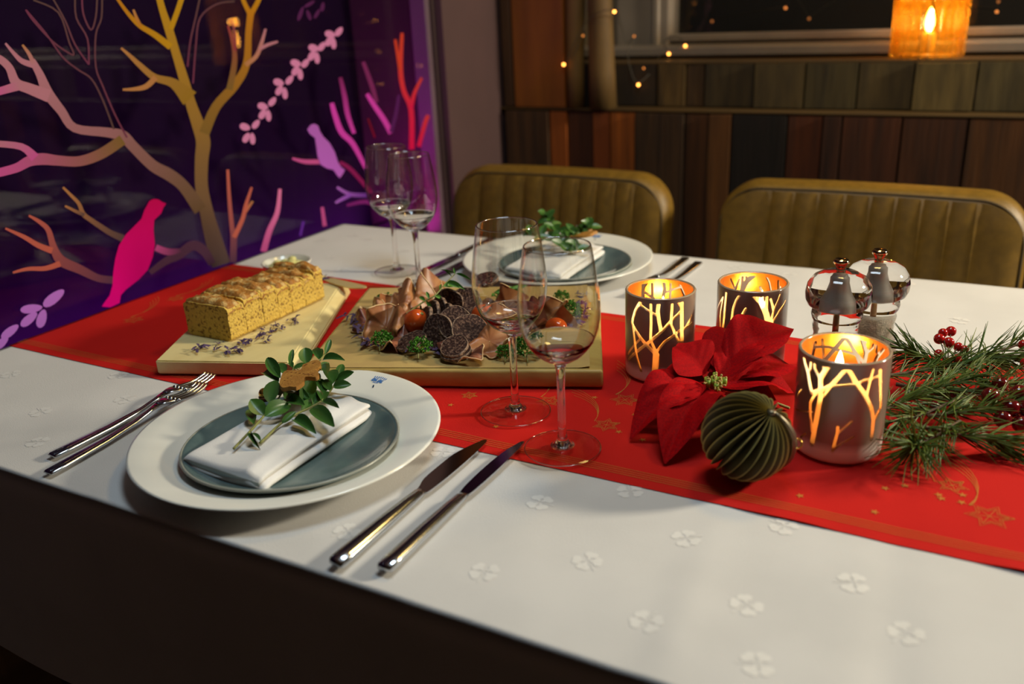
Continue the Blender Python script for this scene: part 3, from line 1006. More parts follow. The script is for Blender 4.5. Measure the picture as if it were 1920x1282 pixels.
seen_cl = [(233, 747), (222, 702), (75, 769), (70, 826), (650, 993), (908, 1069), (1101, 1049), (1012, 939), (1286, 1007), (1212, 1163), (1181, 919), (1470, 985), (1600, 1090), (1400, 1130), (668, 425), (665, 440), (600, 450), (622, 482), (690, 448), (640, 505), (760, 470), (1420, 1240), (1700, 1180), (830, 845), (20, 700), (1290, 470), (1380, 500), (1480, 515), (1700, 530), (1800, 600)]
for i, (px, py) in enumerate(seen_cl):
    p = pt(px, py, 0)
    if 0.022 < p.y < TY - 0.03 and p.x > 0.02:
        clover(p.x, p.y, 0.0130, 0.5 + i * 0.7)

# ------------------------------------------------------------------ red runner
RY0, RY1 = 0.2286, 0.6476


def runner_pt(s, t, dz=0.0):
    p = drape(s, t)
    edge = max(0.0, 1 - (t - RY0) / 0.03)
    rip = edge * 0.0028 * max(0.0, math.sin(s * 31 + 0.6)) * min(1.0, max(0.0, (s - 0.95) * 5))
    off = 0.0008 + rip + dz
    if s < 0:
        ang = min(math.pi / 2, -s / RC)
        return V(p.x - off * math.sin(ang), p.y, p.z + off * math.cos(ang))
    return V(p.x, p.y, p.z + off)


rn = MB()
nu, nt_ = 250, 56
rn.grid(nu, nt_, lambda u, v: runner_pt(-0.10 + 2.08 * u, RY0 + (RY1 - RY0) * v))
run = tag(mk('table_runner', rn, M_runner, recalc=False), 'red table runner with gold stars laid along the table', 'table runner')
gl = MB()


def ribbon(P, wd, f=runner_pt, dz=0.0004):
    vs, fs = [], []
    for i, (x, y) in enumerate(P):
        a, b = P[max(i - 1, 0)], P[min(i + 1, len(P) - 1)]
        dx, dy = b[0] - a[0], b[1] - a[1]
        l = math.hypot(dx, dy) or 1
        nx, ny = -dy / l * wd / 2, dx / l * wd / 2
        vs += [f(x + nx, y + ny, dz), f(x - nx, y - ny, dz)]
        if i:
            fs.append((2 * i - 2, 2 * i - 1, 2 * i + 1, 2 * i))
    gl.add(vs, fs)


for k in range(4):
    for y in (RY0 + 0.014 + 0.0035 * k, RY1 - 0.014 - 0.0035 * k):
        ribbon([(0.0 + 1.97 * i / 90, y) for i in range(91)], 0.0006)


def star(x, y, r, n, a, tail=True):
    for rr in (1.0, 0.78):
        P = []
        for i in range(2 * n + 1):
            q_ = a + math.pi * i / n
            d = r * rr * (1 if i % 2 == 0 else 0.52)
            P.append((x + d * math.cos(q_), y + d * math.sin(q_)))
        ribbon(P, 0.0007)
    for i in range(n):
        q_ = a + 2 * math.pi * i / n
        ribbon([(x, y), (x + 0.7 * r * math.cos(q_), y + 0.7 * r * math.sin(q_))], 0.0005)
    if tail:
        for k in range(4):
            ribbon([(x + r * math.cos(a + 2.2 + 0.06 * k + 0.05 * j) + j * (0.0085 + 0.0012 * k) * math.cos(a + 0.9 + 0.09 * j), y + r * 0.9 * math.sin(a + 2.2) + j * (0.0085 + 0.0012 * k) * math.sin(a + 0.9 + 0.09 * j)) for j in range(9)], 0.0005)


for px, py, r_, a, tl in ((1172, 750, 0.017, 0.3, True), (1137, 797, 0.015, 0.7, True), (1855, 968, 0.019, 0.2, True), (1030, 752, 0.014, 0.5, True), (1785, 910, 0.014, 0.9, True), (880, 742, 0.010, 0.1, False), (250, 600, 0.016, 0.4, True), (330, 560, 0.015, 0.1, True), (1090, 660, 0.0, 0, False)):
    p = pt(px, py)
    if r_:
        star(p.x, p.y, r_, 6, a, tl)
for px, py in ((1190, 778), (1205, 825), (1160, 810), (1660, 915), (1697, 910), (1765, 935), (1760, 928), (1805, 928), (1803, 942), (1500, 930), (1640, 960), (960, 745), (845, 760), (1115, 745), (930, 800)):
    p = pt(px, py)
    vs = []
    for i in range(10):
        q_ = math.pi * i / 5 + px
        d = 0.0042 * (1 if i % 2 == 0 else 0.4)
        vs.append(runner_pt(p.x + d * math.cos(q_), p.y + d * math.sin(q_), 0.0004))
    gl.add(vs, [tuple(range(10))])
mk('gold_pattern', gl, M_goldthread, run, smooth=False, recalc=False)

TOP = 0.0004      # cloth surface height for things standing on it
RTOP = 0.0018     # runner surface height

# ================================================================== PLACE SETTINGS
PC = V(0.575, 0.157, TZ + TOP)


def plate_parts(t):
    mk('dish', MB().lathe([(0, 0.0045), (0.094, 0.0045), (0.101, 0.0060), (0.107, 0.0105), (0.112, 0.0125), (0.135, 0.0165), (0.1515, 0.0195), (0.1535, 0.0205), (0.1532, 0.0220), (0.1505, 0.0222), (0.135, 0.0193), (0.112, 0.0155), (0.1065, 0.0138), (0.1005, 0.0092), (0.094, 0.0078), (0, 0.0078)][::1], 96), M_porcelain, t, world=False)
    mk('foot_ring', MB().lathe([(0.084, 0.0), (0.090, 0.0), (0.092, 0.0049), (0.082, 0.0049)], 64, closed=True), M_porcelain, t, world=False)


pl1 = thing('dinner_plate', 'large white dinner plate at the near place setting', 'plate', PC, 'white dinner plates')
plate_parts(pl1)
# blue printed emblem on the rim
em = MB()
ec = pt(706, 711, 0.0225) - PC
M_blue = mat('blue_print', lin((35, 110, 190)), 0.3)
M_bluedark = mat('navy_print', lin((20, 50, 80)), 0.3)


def rimz(x, y):
    r_ = math.hypot(x, y)
    return 0.0155 + (r_ - 0.112) * (0.0222 - 0.0155) / (0.1505 - 0.112) + 0.0003


ar = math.atan2(ec.y, ec.x)


def rim_blob(u, v, ru, rv, n=9, rot=0.0):
    vs = []
    for i in range(n):
        q_ = 2 * math.pi * i / n
        uu = u + ru * math.cos(q_) * math.cos(rot) - rv * math.sin(q_) * math.sin(rot)
        vv = v + ru * math.cos(q_) * math.sin(rot) + rv * math.sin(q_) * math.cos(rot)
        rr = 0.137 + vv
        aa = ar - uu / 0.137
        x, y = rr * math.cos(aa), rr * math.sin(aa)
        vs.append(V(x, y, rimz(x, y)))
    em.add(vs, [tuple(range(n))])


for k in range(7):
    rim_blob(-0.0075 + 0.0025 * k, 0.0050 + 0.001 * math.sin(k * 0.52), 0.0006, 0.0022, rot=-0.25 * (k - 3) * 0.3)
for k, (u, v) in enumerate(((-0.006, 0.0), (-0.002, 0.0005), (0.0025, 0.0), (0.0065, -0.0005))):
    for s_ in range(8):
        a = 2 * math.pi * s_ / 8
        if not (k % 2 and s_ in (0, 1)):
            rim_blob(u + 0.0016 * math.cos(a), v + 0.0022 * math.sin(a), 0.0008, 0.0008)
    rim_blob(u, v - 0.0002, 0.0004, 0.0012)
for k in range(4):
    rim_blob(-0.003 + 0.002 * k, -0.0042, 0.0008, 0.0009)
mk('blue_emblem', em, M_blue, pl1, world=False, smooth=False, recalc=False)
em = MB()
rim_blob(0.0035, -0.0115, 0.0009, 0.0035, rot=0.6)
mk('navy_emblem_tail', em, M_bluedark, pl1, world=False, smooth=False, recalc=False)

TC = V(0.597, 0.1385, TZ + TOP + 0.0082)
sp1 = thing('side_plate', 'small teal glazed plate on the near white dinner plate', 'plate', TC, 'teal side plates')


def wob(a, z):
    return 1 + 0.012 * math.sin(2 * a + 0.6) + 0.008 * math.sin(3 * a + 2)


mk('dish', MB().lathe([(0, 0.0), (0.068, 0.0), (0.082, 0.003), (0.096, 0.0095), (0.1035, 0.0150), (0.1025, 0.0168), (0.0990, 0.0160), (0.092, 0.0112), (0.080, 0.0065), (0.066, 0.0046), (0, 0.0042)], 80, rfun=wob), M_teal, sp1, world=False)
mk('rim', MB().lathe([(0.1030, 0.0148), (0.1042, 0.0158), (0.1030, 0.0172), (0.1014, 0.0169)], 80, closed=True, rfun=wob), M_tealrim, sp1, world=False)

# folded napkin: stack of folded layers
NA, NB, NC_ = pt(340, 852, 0.032), pt(490, 893, 0.031), pt(709, 740, 0.035)
ND = NA + (NC_ - NB)
NZ = TOP + 0.0082


def napkin(t):
    e1 = (NB - NA)
    e2 = (NC_ - NB)
    o = V(NA.x, NA.y, 0)
    e1 = V(e1.x, e1.y, 0)
    e2 = V(e2.x, e2.y, 0)

    def layer(z0, th, u0, u1, v0, v1, ph, name):
        def fn(u, v):
            # u runs round the section across e1 (a flattened loop), v along e2
            a = 2 * math.pi * u
            ca, sa = math.cos(a), math.sin(a)
            k = 0.5 + 0.5 * (abs(ca) ** 0.35) * (1 if ca > 0 else -1)
            uu = u0 + (u1 - u0) * k
            zz = z0 + th * (0.5 + 0.5 * (abs(sa) ** 0.6) * (1 if sa > 0 else -1))
            vv = v0 + (v1 - v0) * v
            vv += 0.012 * math.sin(3.0 * uu + ph) * (1 if v > 0.5 else 0.3)
            p = o + e1 * uu + e2 * vv
            sag = 0.0055 * (4 * (vv - 0.5) ** 2) * (0.3 + 0.7 * uu)
            zz += 0.0012 * math.sin(uu * 9 + vv * 3 + ph) + 0.0016 * noise.noise(V(uu * 3, vv * 4, ph)) - 0.35 * sag
            zz += 0.003 * math.exp(-((uu - 0.80 + 0.10 * vv) / 0.07) ** 2) * (1 if sa > 0.1 else 0)
            if vv < 0.05:
                zz -= (0.05 - vv) * 0.05
            return V(p.x, p.y, TZ + NZ + zz)
        mb_ = MB().grid(48, 30, fn, closeu=True)
        n = 48
        tot = len(mb_.v)
        mb_.f.append(tuple(range(n))[::-1])
        mb_.f.append(tuple(range(tot - n, tot)))
        mk(name, mb_, M_napkin, t)
    layer(0.0065, 0.0085, 0.00, 1.00, 0.00, 0.985, 0.2, 'lower_fold')
    layer(0.0152, 0.0070, 0.00, 0.955, 0.004, 0.955, 1.3, 'upper_fold')


nk1 = thing('napkin', 'white linen napkin folded on the near teal plate', 'napkin', V(0.59, 0.145, TZ + NZ + 0.006), 'folded white napkins')
napkin(nk1)

# leaves shared by all sprigs
def leaf_mesh(name, shape, curl, fold, m, nu=5, nv=8, wave=0.0):
    mb_ = MB()

    def fn(u, v):
        w_ = shape(v)
        x = (u - 0.5) * w_
        z = curl * (v * v) + fold * abs(u - 0.5) * w_ * 2 + wave * math.sin(v * 16) * abs(u - 0.5)
        return V(x, v, z - curl * 0.2 * v)
    mb_.grid(nu, nv, fn)
    me = bpy.data.meshes.new(name)
    me.from_pydata([tuple(p) for p in mb_.v], [], mb_.f)
    me.polygons.foreach_set('use_smooth', [True] * len(me.polygons))
    me.materials.append(m)
    return me


ob = lambda v: max(0.03, math.sin(math.pi * min(1, v ** 0.8) ** 1.15)) ** 0.62 if v < 0.995 else 0.10
LEAF = [leaf_mesh('leaf', ob, c, f, M_leaf) for c, f in ((-0.10, 0.10), (0.12, 0.16), (-0.30, 0.22))]


def put_leaf(parent, base, tip, width, lift=V(0, 0, 1), me=None, k=0, name='leaf'):
    d = tip - base
    M = Matrix.Translation(base) @ frame(d, lift) @ Matrix.Diagonal((width, d.length, d.length, 1))
    return link_copy(me or LEAF[k % 3], name, parent, M)


SP = thing('lingonberry_sprig', 'green lingonberry sprig lying on the near folded napkin', 'sprig', V(0.58, 0.16, TZ + 0.034), 'lingonberry sprigs')
zq = lambda x, y, z: pt(400 + x / 4.578, 620 + y / 4.578, z)
st1 = [(175, 1012, 0.0345), (300, 880, 0.0365), (430, 735, 0.039), (560, 580, 0.043), (650, 400, 0.048), (700, 300, 0.052)]
st2 = [(400, 965, 0.0340), (580, 795, 0.0365), (700, 720, 0.038), (830, 660, 0.040), (930, 600, 0.042), (1010, 510, 0.044), (1060, 415, 0.046)]
st3 = [(640, 480, 0.044), (760, 400, 0.048), (900, 270, 0.053), (960, 190, 0.056)]
tb_ = MB()
for s_ in (st1, st2, st3):
    P = smoothline([tuple(zq(*p)) for p in s_], 4)
    tb_.tube(P, [0.0014 - 0.0006 * i / len(P) for i in range(len(P))], 6)
mk('stem', tb_, M_stemgreen, SP)
LV = [(350, 800, 310, 650, 80, 0), (430, 725, 320, 598, 120, 1), (445, 735, 668, 608, 135, .2), (490, 625, 522, 410, 125, .8), (575, 405, 475, 250, 95, .7), (560, 440, 415, 315, 115, .5),
      (600, 370, 585, 265, 75, .8), (660, 310, 685, 175, 45, .9), (680, 320, 638, 258, 48, .6), (690, 325, 795, 276, 45, .5), (805, 285, 790, 160, 115, 1), (905, 245, 845, 128, 80, .8),
      (920, 245, 912, 145, 70, .8), (960, 205, 1004, 85, 48, 1), (940, 255, 1104, 222, 80, .5), (915, 335, 992, 268, 70, .4), (915, 305, 985, 405, 95, .2), (1025, 455, 985, 305, 118, .8),
      (1068, 392, 1112, 278, 66, .8), (1052, 428, 1214, 362, 78, .5), (1028, 482, 1174, 450, 78, .1), (850, 662, 1022, 796, 115, 0), (945, 605, 1094, 690, 62, 0), (695, 762, 853, 830, 95, 0),
      (590, 795, 705, 688, 55, .6), (765, 630, 845, 430, 122, .6), (755, 695, 858, 585, 70, .3), (615, 570, 768, 622, 88, .2), (950, 545, 895, 425, 90, .5), (935, 605, 935, 495, 95, .4),
      (1005, 515, 955, 405, 75, .6), (855, 630, 915, 535, 70, .4), (320, 880, 368, 975, 34, 0), (330, 880, 408, 935, 34, 0), (690, 520, 620, 610, 85, .1), (700, 520, 800, 560, 80, .2), (640, 480, 560, 540, 90, .3), (860, 400, 930, 440, 85, .3)]


def stemz(x, y):
    return min((((x - p[0]) ** 2 + (y - p[1]) ** 2), p[2]) for s_ in (st1, st2, st3) for p in s_)[1]


random.seed(3)
for i, (bx, by, tx_, ty_, wd, rise) in enumerate(LV):
    z0 = stemz(bx, by)
    b_ = zq(bx, by, z0)
    ln = math.hypot(tx_ - bx, ty_ - by) / 4.578 * 0.00052
    t_ = zq(tx_, ty_, max(0.032, z0 + ln * (0.12 + 0.5 * rise)))
    vdir = (CAM - b_).normalized()
    up_ = (V(0, 0, 1) * 0.55 + vdir * 0.6 + V(random.uniform(-.3, .3), random.uniform(-.3, .3), 0)).normalized()
    put_leaf(SP, b_, t_, wd / 4.578 * 0.00056 * 1.12, up_, k=i)

# gingerbread biscuit on the sprig
GB = thing('gingerbread_biscuit', 'brown gingerbread biscuit with dented edges on the near sprig', 'biscuit', zq(720, 400, 0.058), 'gingerbread biscuits on the sprigs')
g1 = lambda x, y, z: pt(460 + x / 9.155, 640 + y / 9.155, z)
go = [(600, 640), (645, 535), (720, 495), (880, 492), (960, 470), (985, 400), (1050, 370), (1170, 322), (1260, 325), (1300, 385), (1265, 440), (1200, 478), (1245, 515), (1262, 570), (1205, 608), (1090, 600), (1012, 615), (1000, 690), (870, 775), (760, 770), (640, 790), (585, 720)]
gop = smoothline(go + [go[0]], 3)[:-1]
gz = lambda x: 0.0595 + 0.006 * (x - 600) / 700
mk('biscuit', MB().prism(gop, lambda p: g1(p[0], p[1], gz(p[0])), lambda p: g1(p[0], p[1], gz(p[0])) - V(0, 0, 0.0045)), M_ginger, GB, sharp=40)
gd = MB()
gl_ = [((690, 520), (1180, 570)), ((650, 690), (820, 570)), ((1010, 430), (1060, 385)), ((1150, 385), (1210, 345)), ((1000, 560), (1190, 590))]
for (a, b), (c, d) in gl_:
    n = max(2, int(math.hypot(c - a, d - b) / 62))
    for i in range(n):
        x, y = a + (c - a) * (i + .5) / n, b + (d - b) * (i + .5) / n
        gd.box(g1(x, y, gz(x)), (0.0022, 0.0010, 0.0005), Matrix.Rotation(0.6, 3, 'Z'))
mk('dents', gd, M_gingerdark, GB, smooth=False)
bl = thing('gold_ball', 'small shiny gold ball beside the near gingerbread biscuit', 'bead', pt(496, 742, 0.0365))
mk('ball', MB().ball(bl.location + V(0, 0, 0.003), 0.0058, 16, 10), M_goldball, bl)
mk('cap', MB().lathe([(0, -0.006), (0.004, -0.0055), (0.0064, -0.002), (0.0062, 0.0), (0, 0.0)], 16, bl.location), M_gingerdark, bl)

# far setting: copies of the near one
FAR = V(0.556, 0.818, TZ + TOP) - PC
for src, lab in ((pl1, 'large white dinner plate at the far place setting'), (sp1, 'small teal glazed plate on the far white dinner plate'), (nk1, 'white linen napkin folded on the far teal plate'),
                 (GB, 'brown gingerbread biscuit on the far sprig by the leather chair')):
    c = copy_tree(src, None, lab)
    c.location = src.location + FAR + (V(0.006, -0.012, 0) if src is not pl1 else V(0, 0, 0))
    if src is GB:
        c.rotation_euler = (R(-14), 0, R(62))
        c.location = pt(1083, 443, 0.052)
FS = thing('lingonberry_sprig', 'bushy lingonberry sprig rising from the far folded napkin', 'sprig', pt(1075, 465, 0.040), 'lingonberry sprigs')
rnd = random.Random(21)
fst = [[(1085, 470, .040), (1070, 455, .046), (1050, 440, .052), (1030, 420, .060), (1022, 403, .070)], [(1072, 474, .040), (1050, 458, .046), (1020, 446, .050), (990, 440, .052)], [(1065, 452, .048), (1080, 440, .054), (1095, 428, .060), (1108, 424, .062)]]
mb = MB()
for k, st_ in enumerate(fst):
    P = [Vector(p) for p in smoothline([tuple(pt(*q_)) for q_ in st_], 4)]
    mb.tube(P, [0.0013 - 0.0006 * i / len(P) for i in range(len(P))], 6)
    for n in range(24 if k == 0 else 17):
        i = int(1 + n / (24 if k == 0 else 17) * (len(P) - 2))
        b_ = P[i]
        a = n * 2.4 + k
        tg = (P[i] - P[i - 1]).normalized()
        d_ = (V(math.cos(a), math.sin(a), rnd.uniform(-0.15, 0.75)) + tg * 0.5).normalized() * rnd.uniform(0.017, 0.025)
        put_leaf(FS, b_, b_ + d_, rnd.uniform(0.012, 0.016), (V(0, 0, 0.8) + (CAM - b_).normalized() * 0.6).normalized(), k=n)
mk('stem', mb, M_stemgreen, FS)

# ------------------------------------------------------------------ cutlery
def bar(secs, n=10):
    """loft of rounded-rect sections: (y, halfwidth, z_mid, halfthick)"""
    mb_ = MB()
    vs, fs = [], []
    for (y, hw, z, ht) in secs:
        for k in range(n):
            q_ = 2 * math.pi * (k + 0.5) / n
            c, s_ = math.cos(q_), math.sin(q_)
            vs.append(V(hw * abs(c) ** 0.45 * (1 if c > 0 else -1), y, z + ht * abs(s_) ** 0.6 * (1 if s_ > 0 else -1)))
    for j in range(len(secs) - 1):
        for k in range(n):
            l = (k + 1) % n
            fs.append((j * n + k, j * n + l, (j + 1) * n + l, (j + 1) * n + k))
    fs.append(tuple(range(n))[::-1])
    fs.append(tuple(range((len(secs) - 1) * n, len(secs) * n)))
    return mb_.add(vs, fs)


def make_fork(label, loc, rz, group, tilt=0.0):
    t = thing('fork', label, 'fork', loc, group, rz)
    t.rotation_euler.x = tilt
    mk('handle', bar([(0.0, 0.0060, 0.0022, 0.0010), (0.002, 0.0068, 0.0022, 0.0020), (0.02, 0.0066, 0.0024, 0.0021), (0.07, 0.0052, 0.0032, 0.0021), (0.11, 0.0036, 0.0060, 0.0020), (0.13, 0.0032, 0.0100, 0.0017), (0.142, 0.0040, 0.0125, 0.0014)]), M_steel, t, world=False)
    mk('head', bar([(0.140, 0.0036, 0.0122, 0.0014), (0.150, 0.0068, 0.0130, 0.0011), (0.158, 0.0098, 0.0120, 0.0010), (0.166, 0.0112, 0.0102, 0.0009)]), M_steel, t, world=False)
    for k in (-1.5, -0.5, 0.5, 1.5):
        P = [(k * 0.0058, 0.1635, 0.0106), (k * 0.0060, 0.175, 0.0080), (k * 0.0060, 0.190, 0.0066), (k * 0.0058, 0.203, 0.0085), (k * 0.0056, 0.212, 0.0110)]
        mk('tine', MB().tube(smoothline(P, 3), [0.0020] * 11 + [0.0017, 0.0008], 8), M_steel, t, world=False)
    return t


def make_knife(label, loc, rz, group, wide=0.0, roll_=0.0):
    t = thing('knife', label, 'knife', loc, group, rz)
    t.rotation_euler.y = roll_
    mk('handle', bar([(0.0, 0.0060, 0.0042, 0.0020), (0.002, 0.0074, 0.0042, 0.0038), (0.015, 0.0076, 0.0042, 0.0040), (0.06, 0.0070, 0.0043, 0.0040), (0.10, 0.0058, 0.0044, 0.0036), (0.117, 0.0050, 0.0044, 0.0030), (0.122, 0.0042, 0.0044, 0.0016)]), M_steel, t, world=False)
    o = [(-0.0050, 0.120), (-0.0062, 0.127), (-0.0075 - wide, 0.140), (-0.0080 - wide, 0.165), (-0.0074 - wide, 0.190), (-0.0050, 0.212), (-0.0010, 0.226), (0.0030, 0.231), (0.0052, 0.226), (0.0068, 0.20), (0.0072, 0.16), (0.0062, 0.130), (0.0050, 0.120)]
    o = smoothline(o, 3)[:-1]
    mk('blade', MB().prism(o, lambda p: V(p[0], p[1], 0.0054 if p[0] > 0 else 0.0046), lambda p: V(p[0], p[1], 0.0034 if p[0] > 0 else 0.0044)), M_darksteel, t, world=False, sharp=25)
    return t


zt = TZ + TOP + 0.0002
gk, gf = 'steel table knives', 'steel table forks'
make_knife('steel knife right of the near plate, with a broad blade, next to the plate', (0.749, 0.012, zt), R(-0.5), gk, 0.002, R(10))
make_knife('steel knife right of the near plate, farther from the plate', (0.7895, 0.023, zt), R(0.2), gk, 0.0, R(-4))
make_fork('steel fork left of the near plate, farther from the plate', (0.361, 0.038, zt), R(-2), gf)
make_fork('steel fork left of the near plate, handle half hidden by its rim', (0.390, 0.013, zt), R(2.5), gf)
make_knife('dark steel knife left of the far plate, farther from the plate', (0.370, 0.936, zt), R(178), gk, 0.0, R(4))
make_knife('dark steel knife left of the far plate, next to its rim', (0.399, 0.925, zt), R(180), gk, 0.002, R(4))
make_fork('steel fork behind the left candle holder, nearer the far plate', (0.733, 0.936, zt), R(180), gf)
make_fork('steel fork behind the left candle holder, farther from the far plate', (0.760, 0.920, zt), R(180), gf)

# ------------------------------------------------------------------ wine glasses
def glass_parts(t, H=0.205, k=1.0):
    outer = [(0.0325, 0.1150), (0.0350, 0.1210), (0.0372, 0.1300), (0.0385, 0.1420), (0.0375, 0.1600), (0.0350, 0.1800), (0.0322, 0.1980), (0.0309, H)]
    inner = [(0.0303, H + 0.0003), (0.0314, 0.1980), (0.0342, 0.1800), (0.0367, 0.1600), (0.0377, 0.1420), (0.0364, 0.1302), (0.0342, 0.1213), (0.0317, 0.1153)]
    so = smoothline(outer, 4)
    si = smoothline(inner, 4)
    mk('bowl', MB().lathe(so + si, 64, closed=True), M_bowl, t, world=False)
    mk('rim', MB().lathe([(0.0300 + 0.0007 * math.cos(a), H + 0.0003 + 0.0007 * math.sin(a)) for a in [2 * math.pi * i / 8 for i in range(8)]], 64, closed=True), M_rimglass, t, world=False)
    stem = [(0.0, 0.0032), (0.0120, 0.0036), (0.0075, 0.0065), (0.0052, 0.012), (0.0042, 0.022), (0.0038, 0.045), (0.0038, 0.070), (0.0046, 0.084), (0.0066, 0.0905), (0.0122, 0.0938), (0.0200, 0.0989), (0.0262, 0.1052), (0.0310, 0.1118), (0.0325, 0.1150), (0.0317, 0.1152), (0.0298, 0.1124), (0.0240, 0.1066), (0.0150, 0.1022), (0.0070, 0.1006), (0, 0.1002)]
    stem = smoothline(stem, 3)
    stem = [(max(0, r_), z) for r_, z in stem]
    stem[-1] = (0, 0.1002)
    stem[0] = (0, 0.0032)
    mk('stem', MB().lathe(stem, 32), M_stem, t, world=False)
    foot = [(0, 0.0002), (0.036, 0.0002), (0.0378, 0.0008), (0.0372, 0.0014), (0.030, 0.0018), (0.012, 0.0032), (0, 0.0036)]
    mk('foot', MB().lathe(foot, 64), M_foot, t, world=False)
    mk('foot_rim', MB().lathe([(0.0374 + 0.0006 * math.cos(a), 0.0009 + 0.0006 * math.sin(a)) for a in [2 * math.pi * i / 8 for i in range(8)]], 64, closed=True), M_rimglass, t, world=False)


def wine_glass(label, px, py, z):
    p = pt(px, py, z)
    t = thing('wine_glass', label, 'wine glass', p, 'empty wine glasses')
    glass_parts(t)
    return t


g0 = wine_glass('empty wine glass nearest the near knives, standing on the red runner edge', 1055, 840, RTOP)
for lab, px, py, z in (('empty wine glass just behind the front glass, before the meat board', 967, 771, RTOP), ('empty wine glass behind the bread, left one of the far pair', 745, 509, TOP), ('empty wine glass at the back of the meat board, right one of the far pair', 787, 538, TOP)):
    c = copy_tree(g0, None, lab)
    c.location = pt(px, py, z)

# ------------------------------------------------------------------ candle holders
def holder_mask(lines, cx, hw, cyt, sm, Hpx, HR, slope=0.0):
    """branch strokes read off the holder's front, unwrapped to (arc length, height) in metres"""
    segs = []
    for P, wd in lines:
        Q = []
        for x, y in P:
            f_ = (y - cyt) / Hpx
            c_ = cx + slope * f_
            s_ = max(-0.985, min(0.985, (x - c_) / (hw * (1 - 0.07 * f_))))
            a = math.asin(s_)
            t_ = (y - cyt - sm * math.cos(a)) / Hpx
            Q.append((a * HR, 0.1 * (1 - t_)))
        wm_ = wd * 1.2 / hw * HR
        for p, q_ in zip(Q[:-1], Q[1:]):
            segs.append((p, q_, wm_ / 2))
    return segs


def seg_d(x, y, s_):
    (ax, ay), (bx, by), w_ = s_
    dx, dy = bx - ax, by - ay
    l = dx * dx + dy * dy
    t_ = max(0, min(1, ((x - ax) * dx + (y - ay) * dy) / l)) if l > 0 else 0
    return math.hypot(x - ax - t_ * dx, y - ay - t_ * dy) - w_


def masked(name, kind):
    m, nt, b = newmat(name)
    N, L = nt.nodes, nt.links
    out = N['Material Output']
    a = N.new('ShaderNodeAttribute')
    a.attribute_name = 'cut'
    mr = N.new('ShaderNodeMapRange')
    mr.inputs[1].default_value = -0.00025
    mr.inputs[2].default_value = 0.00025
    mr.inputs[3].default_value = 1
    mr.inputs[4].default_value = 0
    L.new(a.outputs['Fac'], mr.inputs[0])
    mx = N.new('ShaderNodeMixShader')
    L.new(mr.outputs[0], mx.inputs[0])
    L.new(b.outputs[0], mx.inputs[1])
    if kind == 'outer':
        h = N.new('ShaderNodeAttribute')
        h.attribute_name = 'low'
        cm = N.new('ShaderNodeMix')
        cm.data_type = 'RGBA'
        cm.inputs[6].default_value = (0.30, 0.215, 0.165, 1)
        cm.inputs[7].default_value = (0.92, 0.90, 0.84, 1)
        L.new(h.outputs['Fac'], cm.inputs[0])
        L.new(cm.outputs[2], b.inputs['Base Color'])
        b.inputs['Roughness'].default_value = 0.33
        b.inputs['Specular IOR Level'].default_value = 0.7
        b.inputs['Coat Weight'].default_value = 0.25
        b.inputs['Coat Roughness'].default_value = 0.25
        tl = N.new('ShaderNodeBsdfTranslucent')
        tl.inputs[0].default_value = (1, 0.93, 0.80, 1)
        tp = N.new('ShaderNodeBsdfTransparent')
        m2 = N.new('ShaderNodeMixShader')
        m2.inputs[0].default_value = 0.12
        L.new(tl.outputs[0], m2.inputs[1])
        L.new(tp.outputs[0], m2.inputs[2])
        L.new(m2.outputs[0], mx.inputs[2])
    else:
        b.inputs['Base Color'].default_value = (0.92, 0.45, 0.09, 1)
        b.inputs['Metallic'].default_value = 0.9
        b.inputs['Roughness'].default_value = 0.27
        tp = N.new('ShaderNodeBsdfTransparent')
        tp.inputs[0].default_value = (0.95, 0.93, 0.9, 1)
        L.new(tp.outputs[0], mx.inputs[2])
    L.new(mx.outputs[0], out.inputs[0])
    return m


M_hout, M_hin = masked('frosted_branches', 'outer'), masked('gold_lining', 'inner')
M_skin = thin_glass('frosted_skin', (1, 1, 1), 1.5, 0.20, 0.8)
M_hrim = mat('holder_rim', (0.62, 0.46, 0.30), 0.12, coat=0.5, trans=0.4)
m, nt, b = newmat('candle_wax')
b.inputs['Base Color'].default_value = (0.92, 0.74, 0.50, 1)
b.inputs['Roughness'].default_value = 0.45
tl = nt.nodes.new('ShaderNodeBsdfTranslucent')
tl.inputs[0].default_value = (1.0, 0.72, 0.42, 1)
tp = nt.nodes.new('ShaderNodeBsdfTransparent')
tp.inputs[0].default_value = (1.0, 0.80, 0.55, 1)
mx1 = nt.nodes.new('ShaderNodeMixShader')
mx1.inputs[0].default_value = 0.78
mx2 = nt.nodes.new('ShaderNodeMixShader')
mx2.inputs[0].default_value = 0.93
nt.links.new(tl.outputs[0], mx1.inputs[1])
nt.links.new(tp.outputs[0], mx1.inputs[2])
nt.links.new(b.outputs[0], mx2.inputs[1])
nt.links.new(mx1.outputs[0], mx2.inputs[2])
nt.links.new(mx2.outputs[0], nt.nodes['Material Output'].inputs[0])
M_wax = m
M_flame = emit('candle_flame', (1.0, 0.62, 0.22), 38.0)
M_wick = mat('wick', (0.02, 0.015, 0.01), 0.9)


